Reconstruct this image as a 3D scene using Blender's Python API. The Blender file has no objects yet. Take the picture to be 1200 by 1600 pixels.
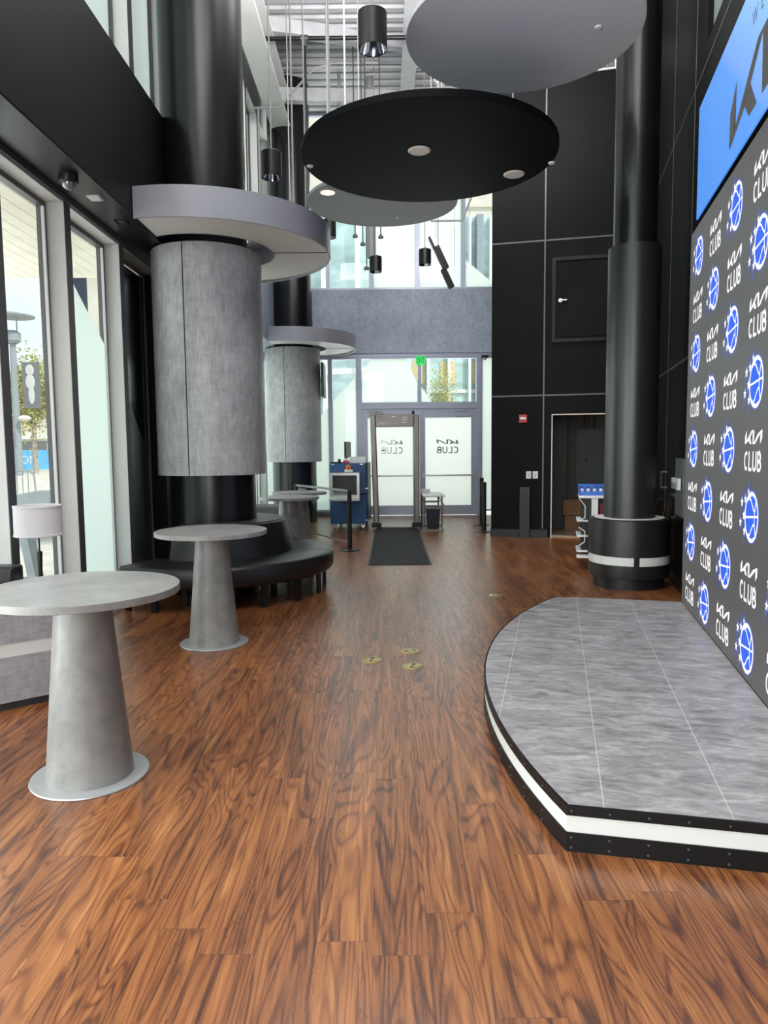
import bpy, math, random
from mathutils import Vector, Matrix
random.seed(7)
S = bpy.context.scene
COL = S.collection
PI = math.pi
def R(d): return math.radians(d)

# ------------------------------------------------------------------ camera
cd = bpy.data.cameras.new('camera'); cam = bpy.data.objects.new('camera', cd); COL.objects.link(cam)
cd.sensor_fit = 'VERTICAL'; cd.sensor_height = 36.0; cd.lens = 36.0 * 1118.0 / 1600.0
cd.clip_start = 0.05; cd.clip_end = 500
cam.location = (0, 0, 1.6)
PITCH, ROLL = 0.0885, -0.0095
cam.rotation_euler = (Matrix.Rotation(PI / 2 - PITCH, 3, 'X') @ Matrix.Rotation(ROLL, 3, 'Z')).to_euler()
S.camera = cam

# ------------------------------------------------------------------ view, sky
S.view_settings.view_transform = 'Standard'; S.view_settings.look = 'None'
S.view_settings.exposure = 0.0; S.view_settings.gamma = 1.0
S.view_settings.use_curve_mapping = False
W = bpy.data.worlds.new('sky'); S.world = W; W.use_nodes = True
nt = W.node_tree; nt.nodes.clear()
wo = nt.nodes.new('ShaderNodeOutputWorld'); bg = nt.nodes.new('ShaderNodeBackground')
tc = nt.nodes.new('ShaderNodeTexCoord'); sx = nt.nodes.new('ShaderNodeSeparateXYZ')
nt.links.new(tc.outputs['Generated'], sx.inputs[0])
cr = nt.nodes.new('ShaderNodeValToRGB')
cr.color_ramp.elements[0].position = 0.0; cr.color_ramp.elements[0].color = (0.92, 0.97, 1.0, 1)
cr.color_ramp.elements[1].position = 0.8; cr.color_ramp.elements[1].color = (0.55, 0.74, 0.95, 1)
nt.links.new(sx.outputs['Z'], cr.inputs[0])
wn = nt.nodes.new('ShaderNodeTexNoise'); wn.inputs['Scale'].default_value = 4.0; wn.inputs['Detail'].default_value = 6
wm = nt.nodes.new('ShaderNodeMapping'); wm.inputs['Scale'].default_value = (1, 1, 3)
nt.links.new(tc.outputs['Generated'], wm.inputs[0]); nt.links.new(wm.outputs[0], wn.inputs['Vector'])
wr = nt.nodes.new('ShaderNodeValToRGB'); wr.color_ramp.elements[0].position = 0.42; wr.color_ramp.elements[1].position = 0.62
nt.links.new(wn.outputs['Fac'], wr.inputs[0])
wx = nt.nodes.new('ShaderNodeMix'); wx.data_type = 'RGBA'
wx.inputs[7].default_value = (1.0, 1.0, 1.0, 1)
nt.links.new(wr.outputs[0], wx.inputs[0]); nt.links.new(cr.outputs[0], wx.inputs[6])
nt.links.new(wx.outputs[2], bg.inputs[0]); bg.inputs[1].default_value = 1.2
nt.links.new(bg.outputs[0], wo.inputs[0])

# ------------------------------------------------------------------ added area fill lamps, sun
def area(name, loc, rot, sx_, sy_, power, colr=(1, 1, 1)):
    l = bpy.data.lights.new(name, 'AREA'); l.shape = 'RECTANGLE'; l.size = sx_; l.size_y = sy_
    l.energy = power; l.color = colr
    o = bpy.data.objects.new(name, l); COL.objects.link(o); o.location = loc; o.rotation_euler = rot
    return o
area('hall_fill_near', (0.3, 1.0, 8.9), (0, 0, 0), 4.0, 6.0, 520, (1.0, 0.98, 0.96))  # added overhead fill with no fixture behind it, brightens the near hall
area('hall_fill_mid', (0.9, 8.0, 8.9), (0, 0, 0), 3.5, 5.0, 380, (1.0, 0.98, 0.96))  # second unseen overhead fill, added for the middle of the hall
area('ceiling_uplight_fill', (0.6, 9.2, 7.6), (R(140), 0, 0), 4.0, 1.2, 430, (1.0, 0.98, 0.97))  # unseen uplight added to brighten the steel deck, not a real fixture
area('front_fill', (0.0, -5.6, 3.4), (R(90), 0, 0), 5.0, 4.6, 620, (0.98, 0.98, 1.0))  # fill added behind the camera, stands in for light from the front opening
area('window_fill', (-3.3, -1.3, 1.95), (R(90), 0, R(-90)), 9.0, 3.5, 880, (0.96, 0.98, 1.0))  # added area lamp outside the left windows, boosts their daylight
area('canopy_fill', (-6.3, 8.0, 2.2), (R(90), 0, R(-90)), 9.0, 4.0, 260, (0.96, 0.99, 1.0))  # unseen lamp beyond the canopy edge, added to brighten the frosted window film
area('far_window_fill', (-3.5, 12.8, 2.3), (R(90), 0, R(-90)), 6.5, 4.0, 330, (0.96, 0.98, 1.0))  # fill added outside the farther left windows to lift the far column
area('door_fill', (0.5, 19.5, 4.6), (R(-90), 0, 0), 5.5, 8.0, 280, (0.95, 0.98, 1.0))  # unseen area lamp added outside the entrance, lifts the door glazing
area('clerestory_fill', (-3.0, 0.2, 6.8), (R(90), 0, R(-90)), 11.0, 3.2, 800, (0.96, 0.99, 1.0))  # lamp added beyond the upper windows to brighten the ceiling
sun = bpy.data.lights.new('sun', 'SUN'); sun.energy = 3.5; sun.angle = R(1.0); sun.color = (1.0, 0.96, 0.9)
so = bpy.data.objects.new('sun', sun); COL.objects.link(so)
so.rotation_euler = Vector((-0.55, 0.42, -0.85)).to_track_quat('-Z', 'Y').to_euler()

# ------------------------------------------------------------------ materials
def new_mat(name):
    m = bpy.data.materials.new(name); m.use_nodes = True
    return m, m.node_tree, m.node_tree.nodes['Principled BSDF']
def node(t, ty, **kw):
    n = t.nodes.new('ShaderNode' + ty)
    for k, v in kw.items():
        if hasattr(n, k): setattr(n, k, v)
        else: n.inputs[k].default_value = v
    return n
def mat(name, c, rough=0.5, metal=0.0, var=0.06, scale=6.0, vec=(1, 1, 1), spec=0.5, coat=0.0, bump=0.0, alpha=None):
    m, t, b = new_mat(name)
    b.inputs['Roughness'].default_value = rough; b.inputs['Metallic'].default_value = metal
    b.inputs['Specular IOR Level'].default_value = spec
    b.inputs['Coat Weight'].default_value = coat
    g = node(t, 'TexCoord'); mp = node(t, 'Mapping'); mp.inputs['Scale'].default_value = vec
    n = node(t, 'TexNoise', Scale=scale, Detail=4.0)
    t.links.new(g.outputs['Object'], mp.inputs[0]); t.links.new(mp.outputs[0], n.inputs['Vector'])
    r = node(t, 'ValToRGB')
    r.color_ramp.elements[0].position = 0.3; r.color_ramp.elements[1].position = 0.7
    r.color_ramp.elements[0].color = tuple(x * (1 - var) for x in c) + (1,)
    r.color_ramp.elements[1].color = tuple(min(1, x * (1 + var)) for x in c) + (1,)
    t.links.new(n.outputs['Fac'], r.inputs[0]); t.links.new(r.outputs[0], b.inputs['Base Color'])
    if bump:
        bp = node(t, 'Bump', Strength=bump, Distance=0.01); t.links.new(n.outputs['Fac'], bp.inputs['Height'])
        t.links.new(bp.outputs[0], b.inputs['Normal'])
    return m
def emis(name, c, s, base=None, rough=0.4):
    m, t, b = new_mat(name)
    b.inputs['Base Color'].default_value = tuple(base or c) + (1,); b.inputs['Roughness'].default_value = rough
    b.inputs['Emission Color'].default_value = tuple(c) + (1,); b.inputs['Emission Strength'].default_value = s
    return m
def glass_mat(name, tint=(0.96, 0.99, 0.98), fac=0.08, rough=0.02):
    m = bpy.data.materials.new(name); m.use_nodes = True; t = m.node_tree; t.nodes.clear()
    o = node(t, 'OutputMaterial'); a = node(t, 'BsdfTransparent'); a.inputs[0].default_value = tint + (1,)
    g = node(t, 'BsdfGlossy'); g.inputs['Roughness'].default_value = rough
    mx = node(t, 'MixShader'); f = node(t, 'LayerWeight', Blend=0.5)
    t.links.new(math_n(t, 'MULTIPLY_ADD', math_n(t, 'POWER', f.outputs['Facing'], 5.0), 0.35, 0.008), mx.inputs[0])
    t.links.new(a.outputs[0], mx.inputs[1]); t.links.new(g.outputs[0], mx.inputs[2]); t.links.new(mx.outputs[0], o.inputs[0])
    return m
def film_mat(name, c, trans=0.75):
    m = bpy.data.materials.new(name); m.use_nodes = True; t = m.node_tree; t.nodes.clear()
    o = node(t, 'OutputMaterial'); a = node(t, 'BsdfTranslucent'); a.inputs[0].default_value = c + (1,)
    g = node(t, 'BsdfDiffuse'); g.inputs[0].default_value = c + (1,)
    gl = node(t, 'BsdfGlossy'); gl.inputs['Roughness'].default_value = 0.5; gl.inputs[0].default_value = (1, 1, 1, 1)
    mx = node(t, 'MixShader'); mx.inputs[0].default_value = 1 - trans
    m2 = node(t, 'MixShader'); m2.inputs[0].default_value = 0.02
    t.links.new(a.outputs[0], mx.inputs[1]); t.links.new(g.outputs[0], mx.inputs[2])
    t.links.new(mx.outputs[0], m2.inputs[1]); t.links.new(gl.outputs[0], m2.inputs[2]); t.links.new(m2.outputs[0], o.inputs[0])
    return m
def math_n(t, op, a, b=None, c=None):
    n = node(t, 'Math', operation=op)
    for i, v in enumerate((a, b, c)):
        if v is None: continue
        if isinstance(v, (int, float)): n.inputs[i].default_value = v
        else: t.links.new(v, n.inputs[i])
    return n.outputs[0]
def ramp(t, src, stops):
    r = node(t, 'ValToRGB'); e = r.color_ramp.elements
    while len(e) < len(stops): e.new(0.5)
    for el, (p, c) in zip(e, stops): el.position = p; el.color = tuple(c) + (1,) if len(c) == 3 else c
    t.links.new(src, r.inputs[0]); return r.outputs[0]
def mixc(t, fac, a, b, mode='MIX'):
    n = node(t, 'Mix', data_type='RGBA', blend_type=mode)
    for i, v in ((0, fac), (6, a), (7, b)):
        if isinstance(v, (int, float)): n.inputs[i].default_value = v
        elif isinstance(v, tuple): n.inputs[i].default_value = v + (1,) if len(v) == 3 else v
        else: t.links.new(v, n.inputs[i])
    return n.outputs[2]

def wood_floor():
    m, t, b = new_mat('wood_plank_floor')
    g = node(t, 'NewGeometry'); s = node(t, 'SeparateXYZ'); t.links.new(g.outputs['Position'], s.inputs[0])
    X, Y = s.outputs[0], s.outputs[1]
    xs = math_n(t, 'DIVIDE', math_n(t, 'ADD', X, 0.05), 0.184)
    i = math_n(t, 'FLOOR', xs); fx = math_n(t, 'FRACT', xs)
    wi = node(t, 'TexWhiteNoise', noise_dimensions='1D'); t.links.new(i, wi.inputs['W'])
    ys = math_n(t, 'ADD', math_n(t, 'DIVIDE', Y, 1.22), math_n(t, 'MULTIPLY', wi.outputs['Value'], 7.3))
    j = math_n(t, 'FLOOR', ys); fy = math_n(t, 'FRACT', ys)
    cb = node(t, 'CombineXYZ'); t.links.new(i, cb.inputs[0]); t.links.new(j, cb.inputs[1])
    wp = node(t, 'TexWhiteNoise', noise_dimensions='2D'); t.links.new(cb.outputs[0], wp.inputs['Vector'])
    pr = wp.outputs['Value']
    sh = math_n(t, 'MULTIPLY', pr, 37.0)
    def field(ax, ay, sc, det, dist, rough=0.55):
        c = node(t, 'CombineXYZ')
        t.links.new(math_n(t, 'ADD', math_n(t, 'MULTIPLY', X, ax), sh), c.inputs[0])
        t.links.new(math_n(t, 'ADD', math_n(t, 'MULTIPLY', Y, ay), sh), c.inputs[1])
        t.links.new(sh, c.inputs[2])
        n = node(t, 'TexNoise', Scale=sc, Detail=det, Distortion=dist, Roughness=rough)
        t.links.new(c.outputs[0], n.inputs['Vector']); return n.outputs['Fac']
    big = field(6.0, 0.62, 1.0, 1.5, 0.55)
    loops = math_n(t, 'MULTIPLY_ADD', math_n(t, 'SINE', math_n(t, 'MULTIPLY', big, 105.0)), 0.5, 0.5)
    lines = math_n(t, 'POWER', loops, 3.0)
    fine = field(190.0, 5.0, 1.0, 3.0, 0.4, 0.7)
    mid = field(46.0, 1.3, 1.0, 5.0, 0.9, 0.62)
    patch = field(14.0, 0.9, 1.0, 4.0, 1.0, 0.62)
    v = math_n(t, 'ADD', math_n(t, 'MULTIPLY', mid, 0.50), math_n(t, 'MULTIPLY', fine, 0.22))
    v = math_n(t, 'ADD', v, math_n(t, 'MULTIPLY', math_n(t, 'SUBTRACT', pr, 0.5), 0.07))
    v = math_n(t, 'ADD', v, math_n(t, 'MULTIPLY', math_n(t, 'SUBTRACT', patch, 0.5), 0.46))
    v = math_n(t, 'ADD', v, 0.145)
    v = math_n(t, 'SUBTRACT', v, math_n(t, 'MULTIPLY', lines, math_n(t, 'MULTIPLY_ADD', mid, 0.24, 0.0)))
    col = ramp(t, v, [(0.22, (0.022, 0.009, 0.006)), (0.35, (0.080, 0.026, 0.011)), (0.46, (0.185, 0.062, 0.020)),
                      (0.57, (0.28, 0.105, 0.033)), (0.72, (0.44, 0.195, 0.066))])
    # thin dark cracks and knots
    crack = field(26.0, 2.2, 1.0, 2.0, 3.0, 0.5)
    ck = ramp(t, math_n(t, 'ABSOLUTE', math_n(t, 'SUBTRACT', crack, 0.5)), [(0.0, (1, 1, 1)), (0.02, (0, 0, 0))])
    ckm = math_n(t, 'MULTIPLY', ck, ramp(t, patch, [(0.44, (1, 1, 1)), (0.52, (0, 0, 0))]))
    col = mixc(t, math_n(t, 'MULTIPLY', ckm, 0.75), col, (0.025, 0.010, 0.006))
    ex = math_n(t, 'MULTIPLY', math_n(t, 'ABSOLUTE', math_n(t, 'SUBTRACT', fx, 0.5)), 0.184)
    ey = math_n(t, 'MULTIPLY', math_n(t, 'ABSOLUTE', math_n(t, 'SUBTRACT', fy, 0.5)), 1.22)
    se = math_n(t, 'MAXIMUM', math_n(t, 'GREATER_THAN', ex, 0.0912), math_n(t, 'GREATER_THAN', ey, 0.6088))
    col = mixc(t, math_n(t, 'MULTIPLY', se, 0.55), col, (0.05, 0.016, 0.008))
    t.links.new(col, b.inputs['Base Color'])
    rr = math_n(t, 'MULTIPLY_ADD', fine, 0.05, 0.285); t.links.new(rr, b.inputs['Roughness'])
    b.inputs['Specular IOR Level'].default_value = 0.85
    bp = node(t, 'Bump', Strength=0.08, Distance=0.002); t.links.new(math_n(t, 'SUBTRACT', mid, se), bp.inputs['Height'])
    t.links.new(bp.outputs[0], b.inputs['Normal'])
    return m

def concrete(name, base, lo=0.75, hi=1.3, vertical=True, soft=False, tint=(1, 1, 1), rough=0.5):
    m, t, b = new_mat(name)
    g = node(t, 'TexCoord')
    def nz(vec, sc, det, ro=0.6):
        mp = node(t, 'Mapping'); mp.inputs['Scale'].default_value = vec
        n = node(t, 'TexNoise', Scale=sc, Detail=det, Roughness=ro)
        t.links.new(g.outputs['Object'], mp.inputs[0]); t.links.new(mp.outputs[0], n.inputs['Vector']); return n.outputs['Fac']
    a = nz((1, 1, 1), 2.2, 5.0)
    if soft:
        c = nz((1, 1, 1), 9.0, 6.0); d = nz((1, 1, 1), 60.0, 2.0)
        v = math_n(t, 'ADD', math_n(t, 'MULTIPLY', a, 0.5), math_n(t, 'ADD', math_n(t, 'MULTIPLY', c, 0.38), math_n(t, 'MULTIPLY', d, 0.12)))
    else:
        c = nz((55, 55, 5.0) if vertical else (12, 12, 50), 1.0, 4.0); d = nz((9, 9, 45) if vertical else (45, 45, 10), 1.0, 3.0); e = nz((1.3, 1.3, 0.8), 9.0, 6.0, 0.7)
        v = math_n(t, 'ADD', math_n(t, 'MULTIPLY', a, 0.25), math_n(t, 'ADD', math_n(t, 'MULTIPLY', c, 0.30), math_n(t, 'MULTIPLY', d, 0.12 if vertical else 0.2)))
        v = math_n(t, 'ADD', v, math_n(t, 'MULTIPLY', e, 0.33 if vertical else 0.25))
    col = ramp(t, v, [(0.34, tuple(base * lo * k for k in tint)), (0.5, tuple(base * k for k in tint)), (0.66, tuple(min(1, base * hi * k) for k in tint))])
    t.links.new(col, b.inputs['Base Color']); b.inputs['Roughness'].default_value = rough
    return m

def stage_tile():
    m, t, b = new_mat('stage_vinyl_tile')
    g = node(t, 'NewGeometry'); vr = node(t, 'Mapping'); vr.inputs['Rotation'].default_value = (0, 0, R(13.5))
    t.links.new(g.outputs['Position'], vr.inputs[0])
    s = node(t, 'SeparateXYZ'); t.links.new(vr.outputs[0], s.inputs[0])
    U, V = s.outputs[0], s.outputs[1]
    def nz(ax, ay, det, dist, ro=0.6):
        c = node(t, 'CombineXYZ'); t.links.new(math_n(t, 'MULTIPLY', U, ax), c.inputs[0]); t.links.new(math_n(t, 'MULTIPLY', V, ay), c.inputs[1])
        n = node(t, 'TexNoise', Scale=1.0, Detail=det, Distortion=dist, Roughness=ro); t.links.new(c.outputs[0], n.inputs['Vector']); return n.outputs['Fac']
    a = nz(5, 12, 7.0, 0.9, 0.66); d = nz(2.2, 4.0, 3.0, 0.8); e = nz(16, 42, 4.0, 0.6)
    v = math_n(t, 'ADD', math_n(t, 'MULTIPLY', a, 0.6), math_n(t, 'ADD', math_n(t, 'MULTIPLY', d, 0.2), math_n(t, 'MULTIPLY', e, 0.2)))
    col = ramp(t, v, [(0.36, (0.14, 0.128, 0.133)), (0.46, (0.235, 0.219, 0.227)), (0.54, (0.32, 0.30, 0.31)), (0.65, (0.46, 0.435, 0.445))])
    us = math_n(t, 'DIVIDE', math_n(t, 'SUBTRACT', U, 0.20), 0.473); fu = math_n(t, 'FRACT', us); iu = math_n(t, 'FLOOR', us)
    vs = math_n(t, 'ADD', math_n(t, 'DIVIDE', V, 1.22), math_n(t, 'MULTIPLY', iu, 0.5)); fv = math_n(t, 'FRACT', vs)
    eu = math_n(t, 'ABSOLUTE', math_n(t, 'SUBTRACT', fu, 0.5)); ev = math_n(t, 'ABSOLUTE', math_n(t, 'SUBTRACT', fv, 0.5))
    se = math_n(t, 'MAXIMUM', math_n(t, 'GREATER_THAN', eu, 0.4955), math_n(t, 'GREATER_THAN', ev, 0.4985))
    col = mixc(t, math_n(t, 'MULTIPLY', se, 0.6), col, (0.62, 0.60, 0.60))
    t.links.new(col, b.inputs['Base Color']); b.inputs['Roughness'].default_value = 0.36
    return m

M = dict(
    floor=wood_floor(), tile=stage_tile(),
    con_v=concrete('concrete_laminate_sleeve', 0.36, 0.55, 1.5, tint=(1, 1, 1.03), rough=0.42),
    con_h=concrete('concrete_laminate_band', 0.42, 0.6, 1.45, vertical=False, tint=(0.84, 0.95, 1.18), rough=0.5),
    con_t=concrete('concrete_table_laminate', 0.235, 0.72, 1.28, soft=True, tint=(1, 0.985, 0.95), rough=0.36),
    con_g=concrete('grey_barnwood_laminate', 0.30, 0.55, 1.35, vertical=False, tint=(1, 0.96, 1), rough=0.5),
    black=mat('black_paint', (0.0045, 0.0045, 0.0055), 0.5, spec=0.12),
    blackg=mat('black_gloss_column', (0.005, 0.0052, 0.006), 0.27, scale=3, bump=0.05),
    blackm=mat('black_metal', (0.010, 0.010, 0.0105), 0.36, spec=0.35),
    wallb=mat('black_wall_panel', (0.0035, 0.0035, 0.004), 0.5, spec=0.10),
    leather=mat('black_leather', (0.010, 0.010, 0.011), 0.36, scale=90, var=0.15, bump=0.08),
    leather2=mat('dark_grey_leather_top', (0.05, 0.05, 0.048), 0.42, scale=90, var=0.12, bump=0.08),
    seam=mat('grey_reveal', (0.09, 0.09, 0.09), 0.4, metal=0.3),
    jamb=mat('light_grey_jamb', (0.62, 0.63, 0.61), 0.5, var=0.03, scale=2),
    beamgrey=mat('light_grey_steel', (0.74, 0.74, 0.71), 0.5, var=0.04, scale=2),
    alum=mat('aluminium_frame', (0.38, 0.41, 0.50), 0.38, metal=0.3, var=0.03),
    alumd=mat('dark_aluminium_frame', (0.10, 0.10, 0.105), 0.4, metal=0.3),
    steel=mat('brushed_steel', (0.55, 0.54, 0.52), 0.28, metal=0.9),
    bronze=mat('bronze_grey_metal', (0.20, 0.185, 0.165), 0.35, metal=0.6),
    white=mat('white_plastic', (0.75, 0.75, 0.76), 0.4, var=0.02),
    whitep=mat('white_painted_pipe', (0.30, 0.30, 0.295), 0.45, var=0.04),
    deck=mat('grey_steel_deck', (0.50, 0.50, 0.52), 0.5, var=0.1, scale=3),
    ringm=mat('grey_ring_laminate', (0.30, 0.30, 0.34), 0.32, var=0.05, scale=2, metal=0.15),
    ringu=mat('ring_underside', (0.62, 0.585, 0.555), 0.5, var=0.02, scale=2),
    diskg=mat('grey_disc_felt', (0.62, 0.61, 0.65), 0.7, var=0.06, scale=40),
    diskb=mat('black_disc', (0.002, 0.002, 0.0028), 0.55, spec=0.08),
    diskm=mat('dark_grey_disc', (0.30, 0.30, 0.305), 0.6, var=0.05, scale=30),
    lite=mat('white_acrylic_band', (0.60, 0.605, 0.58), 0.35, var=0.02),
    brass=mat('brass_plate', (0.50, 0.38, 0.17), 0.35, metal=0.7, var=0.15, scale=30),
    red=mat('red_plastic', (0.45, 0.015, 0.02), 0.4),
    pipered=mat('red_orange_coupling', (0.6, 0.08, 0.04), 0.4),
    navy=mat('navy_cabinet_paint', (0.012, 0.065, 0.19), 0.45),
    orange=mat('orange_button', (0.9, 0.28, 0.02), 0.4),
    card=mat('brown_cardboard', (0.20, 0.10, 0.045), 0.75, var=0.1),
    beige=mat('beige_closet_wall', (0.16, 0.14, 0.115), 0.7),
    panelg=mat('grey_electric_panel', (0.10, 0.105, 0.10), 0.5),
    mat_=mat('black_ribbed_carpet', (0.014, 0.014, 0.015), 0.9, scale=200, var=0.5),
    shade=mat('white_lamp_shade_fabric', (0.64, 0.63, 0.655), 0.8, var=0.03, scale=120),
    paver=mat('pale_paver', (0.62, 0.57, 0.49), 0.8, var=0.15, scale=3),
    soffit=mat('cream_canopy_plank', (0.72, 0.66, 0.55), 0.6, var=0.08, scale=2),
    foliage=mat('tree_leaf', (0.40, 0.40, 0.13), 0.7, var=0.4, scale=3),
    bark=mat('tree_bark', (0.42, 0.36, 0.30), 0.8, var=0.3),
    bluefence=mat('blue_banner_fence', (0.16, 0.50, 0.85), 0.6, var=0.1, scale=1),
    outsteel=mat('outdoor_grey_steel', (0.30, 0.34, 0.37), 0.5, var=0.1),
    navyglass=mat('dark_blue_facade', (0.03, 0.045, 0.075), 0.25, var=0.2, scale=1),
    teal=mat('teal_facade_glass', (0.46, 0.62, 0.62), 0.2, var=0.4, scale=0.45, vec=(1, 1, 2.5)),
    tealf=mat('white_facade_mullion', (0.85, 0.88, 0.88), 0.5),
    tan=mat('tan_building_wall', (0.70, 0.58, 0.36), 0.7, var=0.1),
    stone=mat('cream_stone_wall', (0.72, 0.68, 0.60), 0.7, var=0.1, scale=0.8),
    banner=mat('grey_banner', (0.18, 0.18, 0.19), 0.7),
    bannerw=mat('banner_pale_print', (0.6, 0.6, 0.6), 0.7),
    winblue=mat('tinted_film_grey', (0.045, 0.055, 0.072), 0.3),
    windark=mat('black_tinted_pane', (0.006, 0.009, 0.013), 0.15),
    glass=glass_mat('clear_glass'), acrylic=glass_mat('clear_acrylic', (0.90, 0.93, 0.93)),
    film=film_mat('frosted_mint_film', (0.84, 0.895, 0.87)),
    filmw=film_mat('frosted_white_film', (0.84, 0.87, 0.83)),
    led=emis('led_grey', (0.088, 0.085, 0.086), 0.78, (0.02, 0.02, 0.02), 0.45),
    ledw=emis('led_white', (1.0, 0.98, 1.0), 0.95, (0.1, 0.1, 0.1)),
    ledb=emis('led_blue', (0.015, 0.13, 0.95), 0.95, (0.0, 0.0, 0.0), 0.6),
    ledhalo=emis('led_blue_glow', (0.05, 0.12, 0.60), 0.7, (0.02, 0.02, 0.05)),
    leddark=emis('led_charcoal', (0.055, 0.045, 0.045), 0.8, (0.02, 0.02, 0.02)),
    exitg=emis('exit_green', (0.02, 0.85, 0.12), 0.7, (0.02, 0.3, 0.05)),
    exitb=mat('exit_sign_face', (0.01, 0.10, 0.02), 0.4),
    colsat=mat('satin_black_column', (0.012, 0.012, 0.013), 0.34, spec=0.55, scale=2),
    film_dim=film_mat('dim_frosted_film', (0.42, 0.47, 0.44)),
    satin=mat('satin_black_panel', (0.013, 0.013, 0.014), 0.33, spec=0.5), hatchm=mat('hatch_black', (0.006, 0.006, 0.0065), 0.4, spec=0.25),
    warm=emis('warm_lens', (1.0, 0.72, 0.42), 4.5),
    lens=mat('white_downlight_lens', (0.75, 0.68, 0.62), 0.4, var=0.02),
    lensgrey=mat('chrome_reflector', (0.6, 0.62, 0.68), 0.12, metal=1.0),
    letter=mat('clear_letter_grey', (0.30, 0.34, 0.36), 0.15, metal=0.5),
    text_light=mat('pale_print', (0.75, 0.75, 0.73), 0.5),
    text_dark=mat('dark_print', (0.03, 0.03, 0.03), 0.5),
)
def blue_screen_mat():
    m, t, b = new_mat('blue_screen_picture')
    g = node(t, 'TexCoord'); s = node(t, 'SeparateXYZ'); t.links.new(g.outputs['Object'], s.inputs[0])
    # on-screen graphic: blue ground with a lighter diagonal wedge
    v = math_n(t, 'ADD', math_n(t, 'MULTIPLY', s.outputs[1], -0.30), math_n(t, 'MULTIPLY', s.outputs[2], 0.42))
    c = ramp(t, v, [(0.30, (0.05, 0.28, 0.92)), (0.66, (0.09, 0.35, 0.98)), (0.69, (0.17, 0.40, 1.0)), (0.95, (0.34, 0.66, 1.0))])
    b.inputs['Base Color'].default_value = (0.02, 0.03, 0.05, 1); b.inputs['Roughness'].default_value = 0.35
    t.links.new(c, b.inputs['Emission Color']); b.inputs['Emission Strength'].default_value = 0.9
    return m
M['bluescr'] = blue_screen_mat()

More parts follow.
